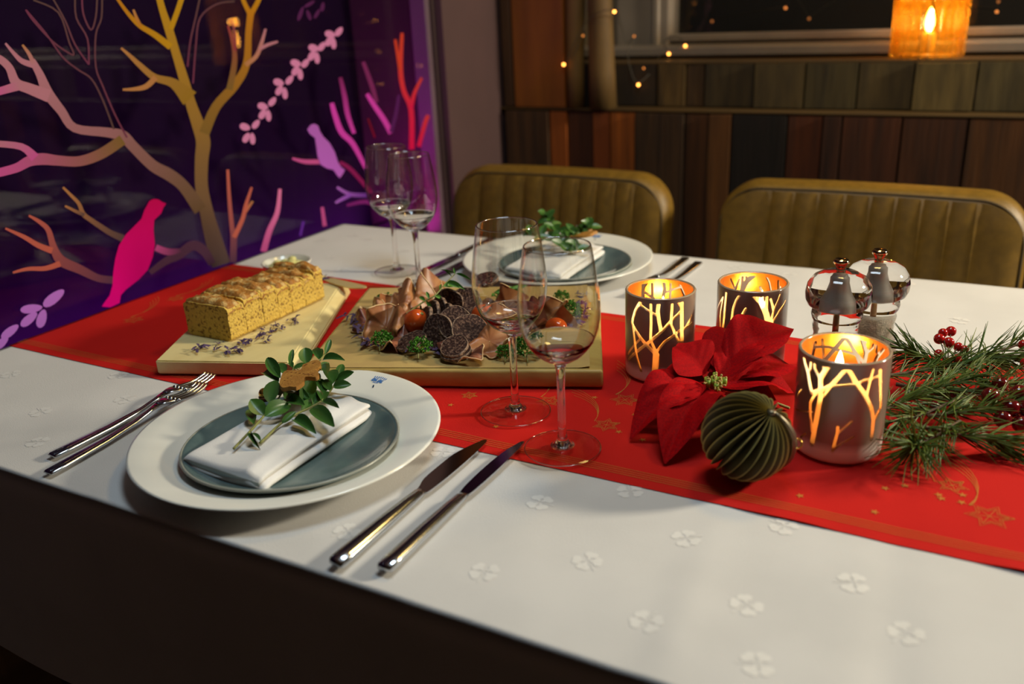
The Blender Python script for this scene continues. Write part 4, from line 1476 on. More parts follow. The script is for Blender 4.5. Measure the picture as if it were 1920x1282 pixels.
def holder(label, clabel, loc, HR, segs, seed, wax_z, foff):
    Hh = 0.1
    t = thing('candle_holder', label, 'candle holder', loc, 'frosted branch candle holders')
    face = math.atan2(CAM.y - loc.y, CAM.x - loc.x)
    rnd = random.Random(seed)
    back = [((p[0] + math.pi * HR * 0.98, p[1]), (q_[0] + math.pi * HR * 0.98, q_[1]), w_) for p, q_, w_ in segs]
    allsegs = segs + back
    n, mz = 240, 84
    C = 2 * math.pi * HR
    cut = [9.0] * (n * (mz + 1))
    low = [0.0] * (n * (mz + 1))
    # stroke by stroke so only nearby vertices are touched
    for s_ in allsegs:
        (ax, ay), (bx, by), w_ = s_
        z0, z1 = min(ay, by) - w_ - 0.003, max(ay, by) + w_ + 0.003
        x0, x1 = min(ax, bx) - w_ - 0.003, max(ax, bx) + w_ + 0.003
        for j in range(max(0, int(z0 / Hh * mz)), min(mz, int(z1 / Hh * mz) + 1) + 1):
            z = Hh * j / mz
            for i in range(int(math.floor(x0 / C * n)), int(math.ceil(x1 / C * n)) + 1):
                d = seg_d(C * i / n, z, s_)
                k = j * n + (i % n)
                if d < cut[k]:
                    cut[k] = d
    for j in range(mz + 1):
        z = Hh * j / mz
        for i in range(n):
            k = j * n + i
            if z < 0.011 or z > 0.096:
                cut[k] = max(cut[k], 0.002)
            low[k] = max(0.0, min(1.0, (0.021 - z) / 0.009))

    def wall(r_, z0, z1):
        def fn(u, v):
            # columns run to the viewer's right seen from outside (counter-clockwise from above)
            a = face + 2 * math.pi * u
            z = z0 + (z1 - z0) * v
            rr = r_ * (1 - 0.004 * (1 - z / Hh)) - (0.0025 * max(0.0, 1 - z / 0.004) ** 2 if z < 0.004 else 0)
            return V(rr * math.cos(a), rr * math.sin(a), z)
        return MB().grid(n, mz + 1, fn, closeu=True)
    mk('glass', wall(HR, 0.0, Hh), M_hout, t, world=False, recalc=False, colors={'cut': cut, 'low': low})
    mk('clear_skin', wall(HR + 0.0006, 0.0012, Hh), M_skin, t, world=False, recalc=False)
    mk('gold_lining', wall(HR - 0.0028, 0.010, Hh), M_hin, t, world=False, recalc=False, colors={'cut': cut})
    mk('rim', MB().lathe([(HR - 0.0028, Hh - 0.0004), (HR - 0.0020, Hh + 0.0012), (HR - 0.0006, Hh + 0.0012), (HR + 0.0002, Hh)], 96), M_hrim, t, world=False)
    mk('base', MB().lathe([(0, 0.0002), (HR - 0.004, 0.0002), (HR - 0.003, 0.009), (0, 0.009)], 64), mat('holder_base', (0.45, 0.40, 0.34), 0.4), t, world=False)
    c = thing('candle', clabel, 'candle', loc + V(0, 0, 0.0095), 'lit candles')
    rw = HR - 0.0110
    mk('wax', MB().lathe([(0, 0), (rw, 0), (rw, wax_z - 0.0115), (rw - 0.003, wax_z - 0.0095), (rw - 0.006, wax_z - 0.012), (0, wax_z - 0.0125)], 48), M_wax, c, world=False)
    fx_, fy_ = foff
    wz = wax_z - 0.0125
    mk('wick', MB().tube([(fx_, fy_, wz), (fx_, fy_, wz + 0.007), (fx_ + 0.001, fy_, wz + 0.010)], 0.0007, 6), M_wick, c, world=False)
    mk('flame', MB().lathe([(0, wz + 0.008), (0.0030, wz + 0.011), (0.0044, wz + 0.015), (0.0036, wz + 0.021), (0.0016, wz + 0.028), (0, wz + 0.032)], 16, (fx_, fy_, 0)), M_flame, c, world=False)
    lamp('candle_light', 'POINT', loc + V(fx_, fy_, 0.0095 + wz + 0.017), 1.7, (1.0, 0.50, 0.12), 0.005)
    return t


L3 = [([(220, 1070), (235, 950), (255, 780), (270, 640), (262, 480), (330, 360)], 42), ([(215, 950), (190, 800), (185, 700), (230, 620), (265, 590)], 26), ([(190, 615), (280, 580), (360, 530), (430, 440), (485, 380)], 34),
      ([(485, 380), (560, 490), (640, 590), (700, 700), (722, 790), (715, 960)], 40), ([(360, 540), (450, 525), (540, 510), (620, 470), (745, 420)], 26), ([(655, 590), (680, 460), (700, 370)], 24), ([(740, 770), (780, 680), (770, 540), (760, 370)], 36),
      ([(190, 610), (150, 450), (90, 290)], 36), ([(165, 420), (170, 330)], 24), ([(250, 475), (205, 400), (200, 340)], 24), ([(262, 470), (290, 410), (270, 360)], 22), ([(60, 665), (100, 600)], 18), ([(50, 780), (210, 780)], 14), ([(120, 1022), (162, 980)], 18),
      ([(395, 1100), (430, 940), (430, 885)], 24), ([(436, 935), (545, 825)], 22), ([(400, 1092), (470, 1020), (565, 950)], 20), ([(300, 632), (345, 560)], 24)]
L1 = [([(250, 1080), (200, 920), (175, 760), (150, 590)], 30), ([(110, 960), (290, 800), (480, 640), (560, 550), (690, 420)], 30), ([(400, 1100), (415, 900), (240, 720), (140, 560), (180, 430), (240, 340)], 34), ([(400, 1100), (412, 900)], 62), ([(415, 880), (350, 740), (355, 560), (350, 340)], 26),
      ([(420, 860), (500, 760), (660, 640), (800, 560)], 28), ([(460, 640), (440, 540), (425, 440), (440, 340)], 36), ([(410, 480), (230, 370)], 24), ([(660, 770), (570, 580), (580, 440), (585, 340)], 28), ([(690, 760), (690, 560), (690, 340)], 44), ([(700, 640), (800, 480)], 26), ([(100, 900), (230, 740)], 22), ([(640, 340), (690, 400)], 26)]
L2 = [([(380, 980), (400, 700), (440, 570), (515, 465)], 36), ([(250, 1110), (390, 980), (500, 860), (590, 690)], 40), ([(240, 1250), (265, 900), (280, 460)], 42), ([(225, 1180), (200, 800), (235, 540)], 32), ([(700, 480), (830, 600), (900, 750), (940, 880)], 80), ([(930, 860), (880, 1070)], 46), ([(835, 560), (845, 470)], 36), ([(905, 720), (900, 470)], 44),
      ([(970, 860), (1010, 700), (960, 540)], 36), ([(990, 1100), (1000, 860), (1100, 700), (1190, 560)], 38), ([(1010, 690), (1100, 470)], 32), ([(640, 1070), (710, 1020), (765, 935)], 38), ([(130, 740), (230, 540)], 28), ([(480, 1400), (560, 1200), (660, 1060)], 40)]
s3 = holder_mask(L3, 455, 415, 205, 148, 868, 0.0405, -35)
s1 = holder_mask(L1, 455, 402, 195, 132, 890, 0.0392, -10)
s2 = holder_mask(L2, 683, 560, 300, 158, 1220, 0.0392, -8)
holder('frosted candle holder with glowing branches between poinsettia and pine twigs', 'lit candle inside the holder beside the pine twigs', pt(1567, 834, RTOP) * 1.0, 0.0405, s3, 1, 0.068, (-0.004, 0.002))
p1 = V(0.851, 0.481, TZ + RTOP)
p2 = V(0.940, 0.541, TZ + RTOP)
holder('frosted candle holder with glowing branches right of the meat board', 'lit candle inside the holder right of the meat board', p1, 0.0392, s1, 2, 0.062, (0.002, 0.004))
holder('frosted candle holder with glowing branches behind the red poinsettia', 'lit candle inside the holder behind the poinsettia', p2, 0.0392, s2, 3, 0.062, (0.010, 0.004))

# ------------------------------------------------------------------ salt and pepper mills
def mill(label, loc, fill_m, fill_z, cap_dark):
    t = thing('spice_mill', label, 'mill', loc, 'clear acrylic mills')
    body = [(0, 0), (0.0265, 0), (0.0285, 0.003), (0.0290, 0.012), (0.0275, 0.030), (0.0240, 0.043), (0.0222, 0.050), (0.0230, 0.055), (0.0225, 0.059), (0.0240, 0.063), (0.0245, 0.068), (0.0235, 0.072), (0.0258, 0.076), (0.0268, 0.081), (0.0255, 0.086), (0.0235, 0.0885), (0, 0.0885)]
    mk('body', MB().lathe(body, 64), M_acryl, t, world=False)
    head = [(0, 0.0890), (0.0285, 0.0890), (0.0315, 0.0915), (0.0340, 0.0975), (0.0345, 0.1050), (0.0325, 0.1140), (0.0270, 0.1220), (0.0190, 0.1265), (0.0165, 0.1275), (0.0120, 0.1262), (0.0080, 0.1270), (0, 0.1270)]
    mk('head', MB().lathe(head, 64), M_acryl, t, world=False)
    mk('head_hollow', MB().lathe([(0, 0.0895), (0.0125, 0.0895), (0.0122, 0.0970), (0.0090, 0.1030), (0.0075, 0.1090), (0.0080, 0.1165), (0, 0.1165)], 40), M_hollow, t, world=False)
    mk('spice_fill', MB().lathe([(0, 0.006), (0.019, 0.006), (0.0195, fill_z * 0.6), (0.0180, fill_z), (0, fill_z + 0.002)], 40), fill_m, t, world=False)
    mk('rod', MB().lathe([(0, fill_z + 0.0022), (0.0022, fill_z + 0.0022), (0.0022, 0.0884), (0, 0.0884)], 12), M_rod, t, world=False)
    mk('knob', MB().lathe([(0, 0.1272), (0.0052, 0.1272), (0.0046, 0.1300), (0.0052, 0.1335), (0.0080, 0.1370), (0.0083, 0.1395), (0.0065, 0.1415), (0, 0.1422)], 28), M_knob, t, world=False)
    return t


m1p = pt(1578, 490, 0.1405)
m2p = pt(1650, 472, 0.1405)
mill('clear acrylic pepper mill with peppercorns, left of the salt mill', V(m1p.x, m1p.y, TZ + RTOP), M_pepper, 0.050, True)
mill('clear acrylic salt mill with pale salt, right of the pepper mill', V(m2p.x, m2p.y, TZ + RTOP), M_salt, 0.066, False)

# ================================================================== BREAD BOARD
def slab(name, label, cat, corners, z0, th, r, m, group=None, bevel_side=None):
    bm = bmesh.new()
    vt = [bm.verts.new((p.x, p.y, TZ + z0 + th)) for p in corners]
    vb = [bm.verts.new((p.x, p.y, TZ + z0)) for p in corners]
    n = len(corners)
    bm.faces.new(vt)
    bm.faces.new(vb[::-1])
    for i in range(n):
        bm.faces.new((vt[i], vb[i], vb[(i + 1) % n], vt[(i + 1) % n]))
    bmesh.ops.recalc_face_normals(bm, faces=bm.faces[:])
    bmesh.ops.bevel(bm, geom=bm.edges[:], offset=r, segments=3, affect='EDGES', profile=0.5)
    mb_ = MB()
    bm.verts.index_update()
    mb_.add([v.co.copy() for v in bm.verts], [tuple(v.index for v in f.verts) for f in bm.faces])
    bm.free()
    return mb_


BZ = 0.020
nl, nr, frt = pt(291, 676, BZ), pt(540, 680, BZ), pt(640, 530, BZ)
br = pt(664, 541, 0.006)
bbd = thing('bread_board', 'pale wooden board under the sliced bread loaf', 'board', V(0.34, 0.42, TZ + RTOP))
nrb = pt(556, 700, 0.002)
flf = nl + (frt - nr) * 0.99
top4 = [nl, nr, frt, flf]
e = (frt - nr).normalized()
side = V(e.y, -e.x, 0)
wb = 0.012
mb = MB()
zt_, zm_ = TZ + RTOP + BZ - RTOP, TZ + RTOP + 0.0075
A_, B_, C_, D_ = [V(p.x, p.y, TZ + BZ) for p in (nl, nr, frt, flf)]
B2, C2 = V(B_.x, B_.y, zm_) + side * wb, V(C_.x, C_.y, zm_) + side * wb
bot = TZ + RTOP + 0.0004
low_ = [V(p.x, p.y, bot) for p in (A_, B2, C2, D_)]
mb.add([A_, B_, C_, D_, B2, C2] + low_, [(0, 1, 2, 3), (1, 4, 5, 2), (6, 9, 8, 7), (0, 6, 7, 4, 1), (4, 7, 8, 5), (5, 8, 9, 3, 2), (3, 9, 6, 0)])
bm = bmesh.new()
bv = [bm.verts.new(v) for v in mb.v]
for f in mb.f:
    bm.faces.new([bv[i] for i in f])
bmesh.ops.recalc_face_normals(bm, faces=bm.faces[:])
bmesh.ops.bevel(bm, geom=bm.edges[:], offset=0.0016, segments=2, affect='EDGES')
bm.verts.index_update()
mb = MB().add([v.co.copy() for v in bm.verts], [tuple(v.index for v in f.verts) for f in bm.faces])
bm.free()
mk('board', mb, M_boardpale, bbd, sharp=30)
M_bevelgrain = M_boardpale
LX0, LX1, LY0, LY1 = 0.256, 0.334, 0.320, 0.505
cuts = [0.0, 0.16, 0.335, 0.49, 0.63, 0.78, 0.90, 1.0]
slab_names = ['front slice of the loaf, its dark cut face toward the plate', 'second bread slice from the front of the loaf', 'third bread slice from the front of the loaf', 'fourth bread slice, at the middle of the loaf', 'fifth bread slice from the front of the loaf', 'sixth bread slice, last but one of the loaf', 'rear end slice of the loaf, next to the butter dish']
LZ = TZ + BZ + 0.0005
for i in range(7):
    y0 = LY0 + (LY1 - LY0) * cuts[i] + 0.0004
    y1 = LY0 + (LY1 - LY0) * cuts[i + 1] - 0.0004
    ym = (y0 + y1) / 2
    hgt = 0.046 + 0.004 * math.sin(i * 1.1)
    rot = random.uniform(-0.012, 0.012)
    t = thing('bread_slice', slab_names[i], 'bread', V((LX0 + LX1) / 2, ym, LZ), 'slices of the loaf')

    def fb_(u, v, y0=y0, y1=y1, hgt=hgt, rot=rot, i=i):
        # u round the section (a box with soft corners), v through the slice
        a = 2 * math.pi * u
        ca, sa = math.cos(a), math.sin(a)
        kx = max(-1, min(1, ca * 1.32))
        kz = max(-1, min(1, sa * 1.32))
        x = (LX0 + LX1) / 2 + (LX1 - LX0) / 2 * kx
        z = hgt * (0.5 + 0.5 * kz)
        y = y0 + (y1 - y0) * v
        nn = noise.noise(V(x * 90, y * 90, z * 90 + i))
        x += 0.0012 * nn * abs(kx) + rot * (y - y0)
        y += 0.0008 * noise.noise(V(x * 120, z * 120, i * 3.0))
        return V(x, y, LZ + max(0.0, z + (0.0008 * nn if kz > -0.5 else 0)))
    mb = MB().grid(44, 8, fb_, closeu=True)
    mb.f.append(tuple(range(44))[::-1])
    mb.f.append(tuple(range(44 * 7, 44 * 8)))
    mk('crumb', mb, M_crumb, t, sharp=60)

    def fc(u, v, y0=y0, y1=y1, hgt=hgt, i=i):
        a = math.pi * u
        kx = max(-1, min(1, -math.cos(a) * 1.08))
        x = (LX0 + LX1) / 2 + ((LX1 - LX0) / 2 + 0.0012) * kx
        y = y0 + (y1 - y0) * v
        edge = min(1.0, 6 * min(v, 1 - v) + 0.15)
        z = hgt - 0.004 * (abs(kx) ** 6) + (0.0030 + 0.0045 * noise.noise(V(x * 70, y * 70, 1.7 + i)) + 0.0025 * noise.noise(V(x * 190, y * 190, i))) * edge + 0.0022 * math.cos(kx * 1.5)
        if abs(kx) > 0.98:
            z = hgt - 0.007 + 0.003 * noise.noise(V(y * 160, kx, i))
        return V(x, y, LZ + z - 0.0045 * (1 - min(1.0, 5 * min(v, 1 - v))))
    mk('crust', MB().grid(30, 12, fc), M_crust, t, recalc=False)

# butter dish and spreader
bp = pt(537, 492, 0.026)
bd = thing('butter_dish', 'small white dish of herb butter behind the loaf', 'dish', V(bp.x, bp.y, TZ + RTOP))
mk('dish', MB().lathe([(0, 0), (0.022, 0), (0.026, 0.004), (0.036, 0.018), (0.0405, 0.026), (0.0395, 0.0275), (0.0375, 0.026), (0.033, 0.018), (0.024, 0.007), (0, 0.006)], 48), M_dish, bd, world=False)
mb = MB()
mb.lathe([(0, 0.0165), (0.031, 0.0165), (0.030, 0.021), (0.018, 0.025), (0, 0.026)], 28, rfun=lambda a, z: 1 + 0.05 * math.sin(3 * a) + 0.03 * math.sin(7 * a))
rnd = random.Random(5)
for k in range(7):
    a = rnd.uniform(0, 6.28)
    d = rnd.uniform(0, 0.02)
    mb.ball((d * math.cos(a), d * math.sin(a), 0.0255), rnd.uniform(0.004, 0.008), 10, 6, 0.6)
mk('butter', mb, M_butter, bd, world=False)
SZ = 0.0262
s0, s1 = pt(560, 506, SZ), pt(682, 536, SZ)
d = (s1 - s0)
bs = thing('butter_spreader', 'broad golden butter spreader overhanging the bread board end', 'spreader', V(s0.x, s0.y, TZ + BZ + 0.001))
bs.rotation_euler.z = math.atan2(d.y, d.x) - math.pi / 2
ln = math.hypot(d.x, d.y)
o = smoothline([(-0.006, ln * 0.42), (-0.0095, ln * 0.55), (-0.0125, ln * 0.72), (-0.0115, ln * 0.88), (-0.003, ln * 0.985), (0.0055, ln), (0.0080, ln * 0.9), (0.0075, ln * 0.7), (0.006, ln * 0.45)], 4)
mk('blade', MB().prism(o, lambda p: V(-p[0], p[1], 0.0028), lambda p: V(-p[0], p[1], 0.0012)), M_brass, bs, world=False, sharp=30)
mk('handle', bar([(-0.03, 0.005, 0.004, 0.003), (0.0, 0.006, 0.004, 0.0035), (ln * 0.3, 0.005, 0.004, 0.003), (ln * 0.43, 0.004, 0.0024, 0.0014)]), M_brass, bs, world=False)


# dried flower petals: small clumps of curled petals
def petal_meshes():
    out = []
    for s_ in range(5):
        rnd_ = random.Random(40 + s_)
        mb_ = MB()
        for k in range(9):
            a = rnd_.uniform(0, 6.28)
            el = rnd_.uniform(0.0, 0.7)
            L_ = rnd_.uniform(0.45, 1.0)
            b_ = V(rnd_.uniform(-.3, .3), rnd_.uniform(-.3, .3), 0.08 + rnd_.uniform(0, .25))
            dr = V(math.cos(a) * math.cos(el), math.sin(a) * math.cos(el), math.sin(el) * 0.7)
            sd = V(-math.sin(a), math.cos(a), rnd_.uniform(-.5, .5)) * rnd_.uniform(0.07, 0.16)
            pts = [b_, b_ + dr * L_ * 0.5 + V(0, 0, 0.12), b_ + dr * L_ - V(0, 0, rnd_.uniform(0, .1))]
            for p in pts:
                p.z = max(0.01, p.z)
            mb_.add([pts[0] - sd * .4, pts[0] + sd * .4, pts[1] - sd, pts[1] + sd, pts[2] - sd * .5, pts[2] + sd * .5], [(0, 1, 3, 2), (2, 3, 5, 4)])
        me = bpy.data.meshes.new('petals')
        me.from_pydata([tuple(p) for p in mb_.v], [], mb_.f)
        me.materials.append(M_petal)
        out.append(me)
    return out


PET = petal_meshes()
rnd = random.Random(11)


def petals(px, py, z, size, group, label, seedk):
    p = pt(px, py, z)
    size *= 1.35
    M = Matrix.Translation(p) @ Matrix.Rotation(rnd.uniform(0, 6.28), 4, 'Z') @ Matrix.Diagonal((size, size, size, 1))
    o_ = link_copy(PET[seedk % 5], 'dried_petals', None, M)
    tag(o_, label, 'petals', group)
    return o_


for i, (px, py, s_) in enumerate(((369, 657, .011), (404, 658, .008), (413, 645, .006), (432, 661, .012), (447, 660, .010), (452, 645, .008), (468, 645, .011), (489, 634, .011), (497, 641, .009), (507, 625, .009), (527, 616, .010), (490, 619, .007), (549, 602, .010), (516, 612, .006), (607, 527, .012), (556, 606, .007))):
    petals(px, py, BZ + 0.0004, s_, 'dried petals on the bread board', 'curled dried purple petals scattered on the pale bread board', i)

# ================================================================== MEAT BOARD
CZ = 0.0240
cn = [pt(563, 692, CZ), pt(1131, 694, CZ), pt(1124, 534, CZ), pt(690, 538, CZ)]
mbd = thing('serving_board', 'thick wooden board under the brown paper and cold cuts', 'board', V(0.6, 0.45, TZ + RTOP))
P_ = []
n4 = 4
for i in range(4):
    a, b_ = cn[i], cn[(i + 1) % 4]
    for k in range(14):
        t_ = k / 14
        p = a.lerp(b_, t_)
        nrm = V((b_ - a).y, -(b_ - a).x, 0).normalized()
        p = p + nrm * (0.0022 * noise.noise(V(p.x * 14, p.y * 14, i)) * math.sin(math.pi * t_))
        P_.append(p)
mk('board', slab('b', '', '', P_, RTOP + 0.0004, CZ - RTOP - 0.0008, 0.0035, M_boardoak), M_boardoak, mbd, sharp=40)
pc = [pt(572, 689, CZ), pt(1106, 690, CZ), pt(1101, 536, CZ), pt(694, 541, CZ)]


def paper(u, v):
    p = (pc[0].lerp(pc[1], u)).lerp(pc[3].lerp(pc[2], u), v)
    e_ = min(u, 1 - u, v, 1 - v)
    return V(p.x, p.y, TZ + CZ + 0.0004 + 0.0010 * max(0, noise.noise(V(u * 5, v * 4, 2))) * min(1, e_ * 8) + 0.002 * max(0, 0.04 - min(1 - u, 1)) / 0.04)


kp = tag(mk('kraft_paper', MB().grid(30, 20, paper), M_kraft, recalc=False), 'sheet of brown kraft paper covering the serving board', 'paper')
MZ = CZ + 0.0022


def ham(label, px, py, z, size, rot, seed, m, ruff=0.5, asp=1.0):
    p = pt(px, py, z)
    rnd_ = random.Random(seed)
    ph = [rnd_.uniform(0, 6.28) for _ in range(5)]
    t = thing('ham_slice', label, 'ham', p, 'slices of cured ham')
    E_ = Euler([R(a) for a in rot]).to_matrix()

    def pos(u, v):
        a = 2 * math.pi * u
        r_ = size * v * (1 + 0.12 * math.sin(2 * a + ph[0]) + 0.07 * math.sin(5 * a + ph[1]))
        x, y = r_ * math.cos(a), r_ * math.sin(a) * asp
        zz = ruff * size * (0.32 * math.sin(x / size * 4.2 + ph[2]) * (0.4 + v) + 0.16 * math.sin(3 * a + ph[3]) * v * v + 0.10 * math.sin(7 * a + ph[4]) * v ** 2 + 0.05 * math.sin(13 * a + ph[1]) * v ** 2)
        x *= 1 - 0.25 * ruff
        q_ = E_ @ V(x, y, zz) + p
        q_.z = max(q_.z, TZ + MZ + 0.0004)
        return q_
    mb_ = MB().grid(72, 13, lambda u, v: pos(u, 0.02 + 0.98 * v), closeu=True)
    mk('meat', mb_, m, t, recalc=False)
    # rim of fat along part of the edge
    mk('fat_edge', MB().tube([pos(ph[0] / 6.28 + 0.5 * i / 24, 1.0) + V(0, 0, 0.0003) for i in range(25)], 0.0009, 5), M_fat, t)
    return t


HAMS = [('pale ruffled ham slice at the left of the meat pile, propped upright', 722, 612, 0.042, 0.033, (56, 0, 14), 1, M_ham, 0.95),
        ('pale ruffled ham slice at the back left of the meat pile', 748, 572, 0.042, 0.035, (34, 8, 25), 2, M_ham, 1.1),
        ('crumpled ham slice rising beside the herb sprig', 778, 560, 0.044, 0.031, (40, -14, 0), 22, M_ham, 1.2),
        ('ham slice lying flat at the far left end of the pile', 690, 607, 0.032, 0.026, (18, -12, 50), 3, M_hamdark, 0.9),
        ('small curled ham slice behind the left parsley tuft', 700, 590, 0.034, 0.024, (30, -20, 30), 23, M_ham, 1.0),
        ('dark ham slice under the tomato on the left', 756, 638, 0.032, 0.031, (12, 6, 10), 4, M_hamdark, 0.7),
        ('glossy dark ham slice along the front of the pile', 866, 664, 0.031, 0.038, (8, 0, 0), 5, M_hamdark, 0.5, 0.42),
        ('pale ham slice before the stem of the rear near glass', 918, 640, 0.038, 0.033, (34, 14, -10), 6, M_ham, 0.8),
        ('ham slice rolled up in the middle back of the pile', 950, 578, 0.044, 0.030, (56, 20, -20), 7, M_ham, 1.0),
        ('pale folded ham slice near the right hand parsley', 1036, 596, 0.038, 0.031, (48, 25, -35), 8, M_ham, 0.9),
        ('dark ham slice in the middle of the pile', 880, 590, 0.034, 0.058, (8, 0, 0), 9, M_hamdark, 0.4, 0.6),
        ('ham slice at the back of the pile before the far glasses', 812, 550, 0.040, 0.030, (40, -6, 10), 10, M_ham, 1.1),
        ('dark ham slice between the two near wine glasses', 985, 612, 0.036, 0.032, (28, 10, -30), 12, M_hamdark, 0.9)]
for h_ in HAMS:
    ham(*h_)


def sausage(label, px, py, z, r_, rot):
    p = pt(px, py, z)
    t = thing('sausage_slice', label, 'sausage', p, 'slices of dark sausage')
    t.rotation_euler = [R(a) for a in rot]
    wb_ = lambda a, zz: 1 + 0.05 * math.sin(2 * a + px) + 0.02 * math.sin(5 * a)
    mk('meat', MB().lathe([(0, -0.0022), (r_ * 0.94, -0.0022), (r_ * 0.965, 0), (r_ * 0.94, 0.0022), (0, 0.0026)], 40, rfun=wb_), M_sausage, t, world=False, sharp=40)
    mk('rind', MB().lathe([(r_ * 0.935, -0.0024), (r_ * 0.985, -0.0026), (r_ * 1.02, -0.001), (r_ * 1.02, 0.001), (r_ * 0.985, 0.0026), (r_ * 0.935, 0.0024)], 40, closed=True, rfun=wb_), M_rind, t, world=False)
    return t


SS = [('round sausage slice facing up in the heart of the meat pile', 853, 606, .054, .0215, (48, 4, 30)), ('sausage slice leaning behind the central round slice', 880, 618, .048, .021, (40, 22, 20)), ('sausage slice standing on edge left of the central slice', 822, 622, .046, .021, (62, -30, 20)),
      ('sausage slice lying lowest at the front of the pile', 855, 660, .034, .0175, (16, 0, 0)), ('sausage slice tilted just above the lowest front slice', 852, 650, .040, .0175, (24, 0, 0)), ('sausage slice half under the front middle parsley', 772, 640, .036, .0185, (18, -8, 0)),
      ('sausage slice on edge in the fan right of the left tomato', 800, 602, .048, .019, (72, 10, -48)), ('sausage slice on edge, second of the fan by the tomato', 812, 590, .052, .019, (74, 10, -40)), ('sausage slice on edge, third of the fan by the tomato', 824, 582, .054, .018, (76, 8, -30)),
      ('sausage slice on edge, last of the fan by the tomato', 836, 594, .052, .018, (70, 8, -46)), ('upright sausage slice showing its rind at the back', 842, 566, .058, .018, (80, 60, 10)), ('sausage slice curved behind the pile near the rear glass', 868, 566, .056, .022, (30, -20, 40)), ('sausage slice tipped up left of the rear near glass', 868, 578, .050, .024, (34, -10, 20)), ('sausage slice seen through the rear near wine glass', 912, 524, .056, .016, (20, 0, 0))]
for s_ in SS:
    sausage(*s_)


def tomato(label, px, py, z, r_, rot):
    t = thing('cherry_tomato', label, 'tomato', pt(px, py, z), 'cherry tomatoes')
    t.rotation_euler = [R(a) for a in rot]
    mk('flesh', MB().ball((0, 0, 0), r_, 24, 16, 1.22), M_tomato, t, world=False)
    mk('stem_scar', MB().lathe([(0, r_ * 1.205), (r_ * 0.16, r_ * 1.20), (r_ * 0.12, r_ * 1.235), (0, r_ * 1.24)], 12), M_stemgreen, t, world=False)
    return t


tomato('orange-red cherry tomato at the left of the meat pile', 779, 603, 0.047, 0.0148, (40, 20, 60))
tomato('cherry tomato half hidden behind the rear near wine glass', 905, 592, 0.047, 0.0148, (70, 0, 30))
tomato('cherry tomato seen through the front wine glass', 1043, 614, 0.036, 0.0125, (85, 0, 70))


def parsley(label, px, py, z, r_, seed):
    p = pt(px, py, z)
    t = thing('parsley', label, 'parsley', p, 'curly parsley tufts')
    rnd_ = random.Random(seed)
    mb_ = MB()
    for k in range(150):
        a, e_ = rnd_.uniform(0, 6.28), math.asin(rnd_.uniform(-0.35, 1))
        d_ = V(math.cos(a) * math.cos(e_), math.sin(a) * math.cos(e_), math.sin(e_) * 0.8)
        c = d_ * r_ * rnd_.uniform(0.55, 1.0)
        s__ = r_ * rnd_.uniform(0.16, 0.30)
        Fm = frame(d_ + V(rnd_.uniform(-.5, .5), rnd_.uniform(-.5, .5), rnd_.uniform(-.3, .6)), V(rnd_.uniform(-1, 1), rnd_.uniform(-1, 1), rnd_.uniform(-1, 1))).to_3x3()
        vs = [c]
        nn = 6
        for q_ in range(nn):
            b_ = -1.3 + 2.6 * q_ / (nn - 1)
            rr = s__ * (1 if q_ % 2 == 0 else 0.72)
            vs.append(c + Fm @ V(rr * math.sin(b_), rr * math.cos(b_), s__ * 0.35 * (1 if q_ % 2 else -1)))
        mb_.add([v + p for v in vs], [(0, q_ + 1, q_ + 2) for q_ in range(nn - 1)])
    for v in mb_.v:
        v.z = max(v.z, TZ + MZ)
    o_ = mk('leaves', mb_, M_parsley, t, recalc=False, smooth=False, kind='stuff')
    mk('stem', MB().tube([p + V(0, 0, 0), p + V(r_ * 0.3, -r_ * 0.8, -r_ * 0.3), p + V(r_ * 0.7, -r_ * 1.4, -r_ * 0.5)], 0.0007, 5), M_stemgreen, t)


parsley('curly parsley tuft at the front left of the meat pile', 716, 637, 0.036, 0.0125, 1)
parsley('curly parsley tuft at the front middle of the meat pile', 788, 649, 0.037, 0.0135, 2)
parsley('curly parsley tuft at the front right, behind the glass stems', 990, 652, 0.036, 0.0165, 3)
parsley('curly parsley tuft at the far right end of the cold cuts', 1068, 582, 0.040, 0.0150, 4)
parsley('small parsley tuft at the rear right of the board', 1052, 556, 0.034, 0.0100, 5)
parsley('small parsley tuft at the rear left behind the ham', 722, 562, 0.040, 0.0115, 6)
parsley('dark parsley tuft low beside the rear glass stem', 948, 660, 0.033, 0.0110, 7)

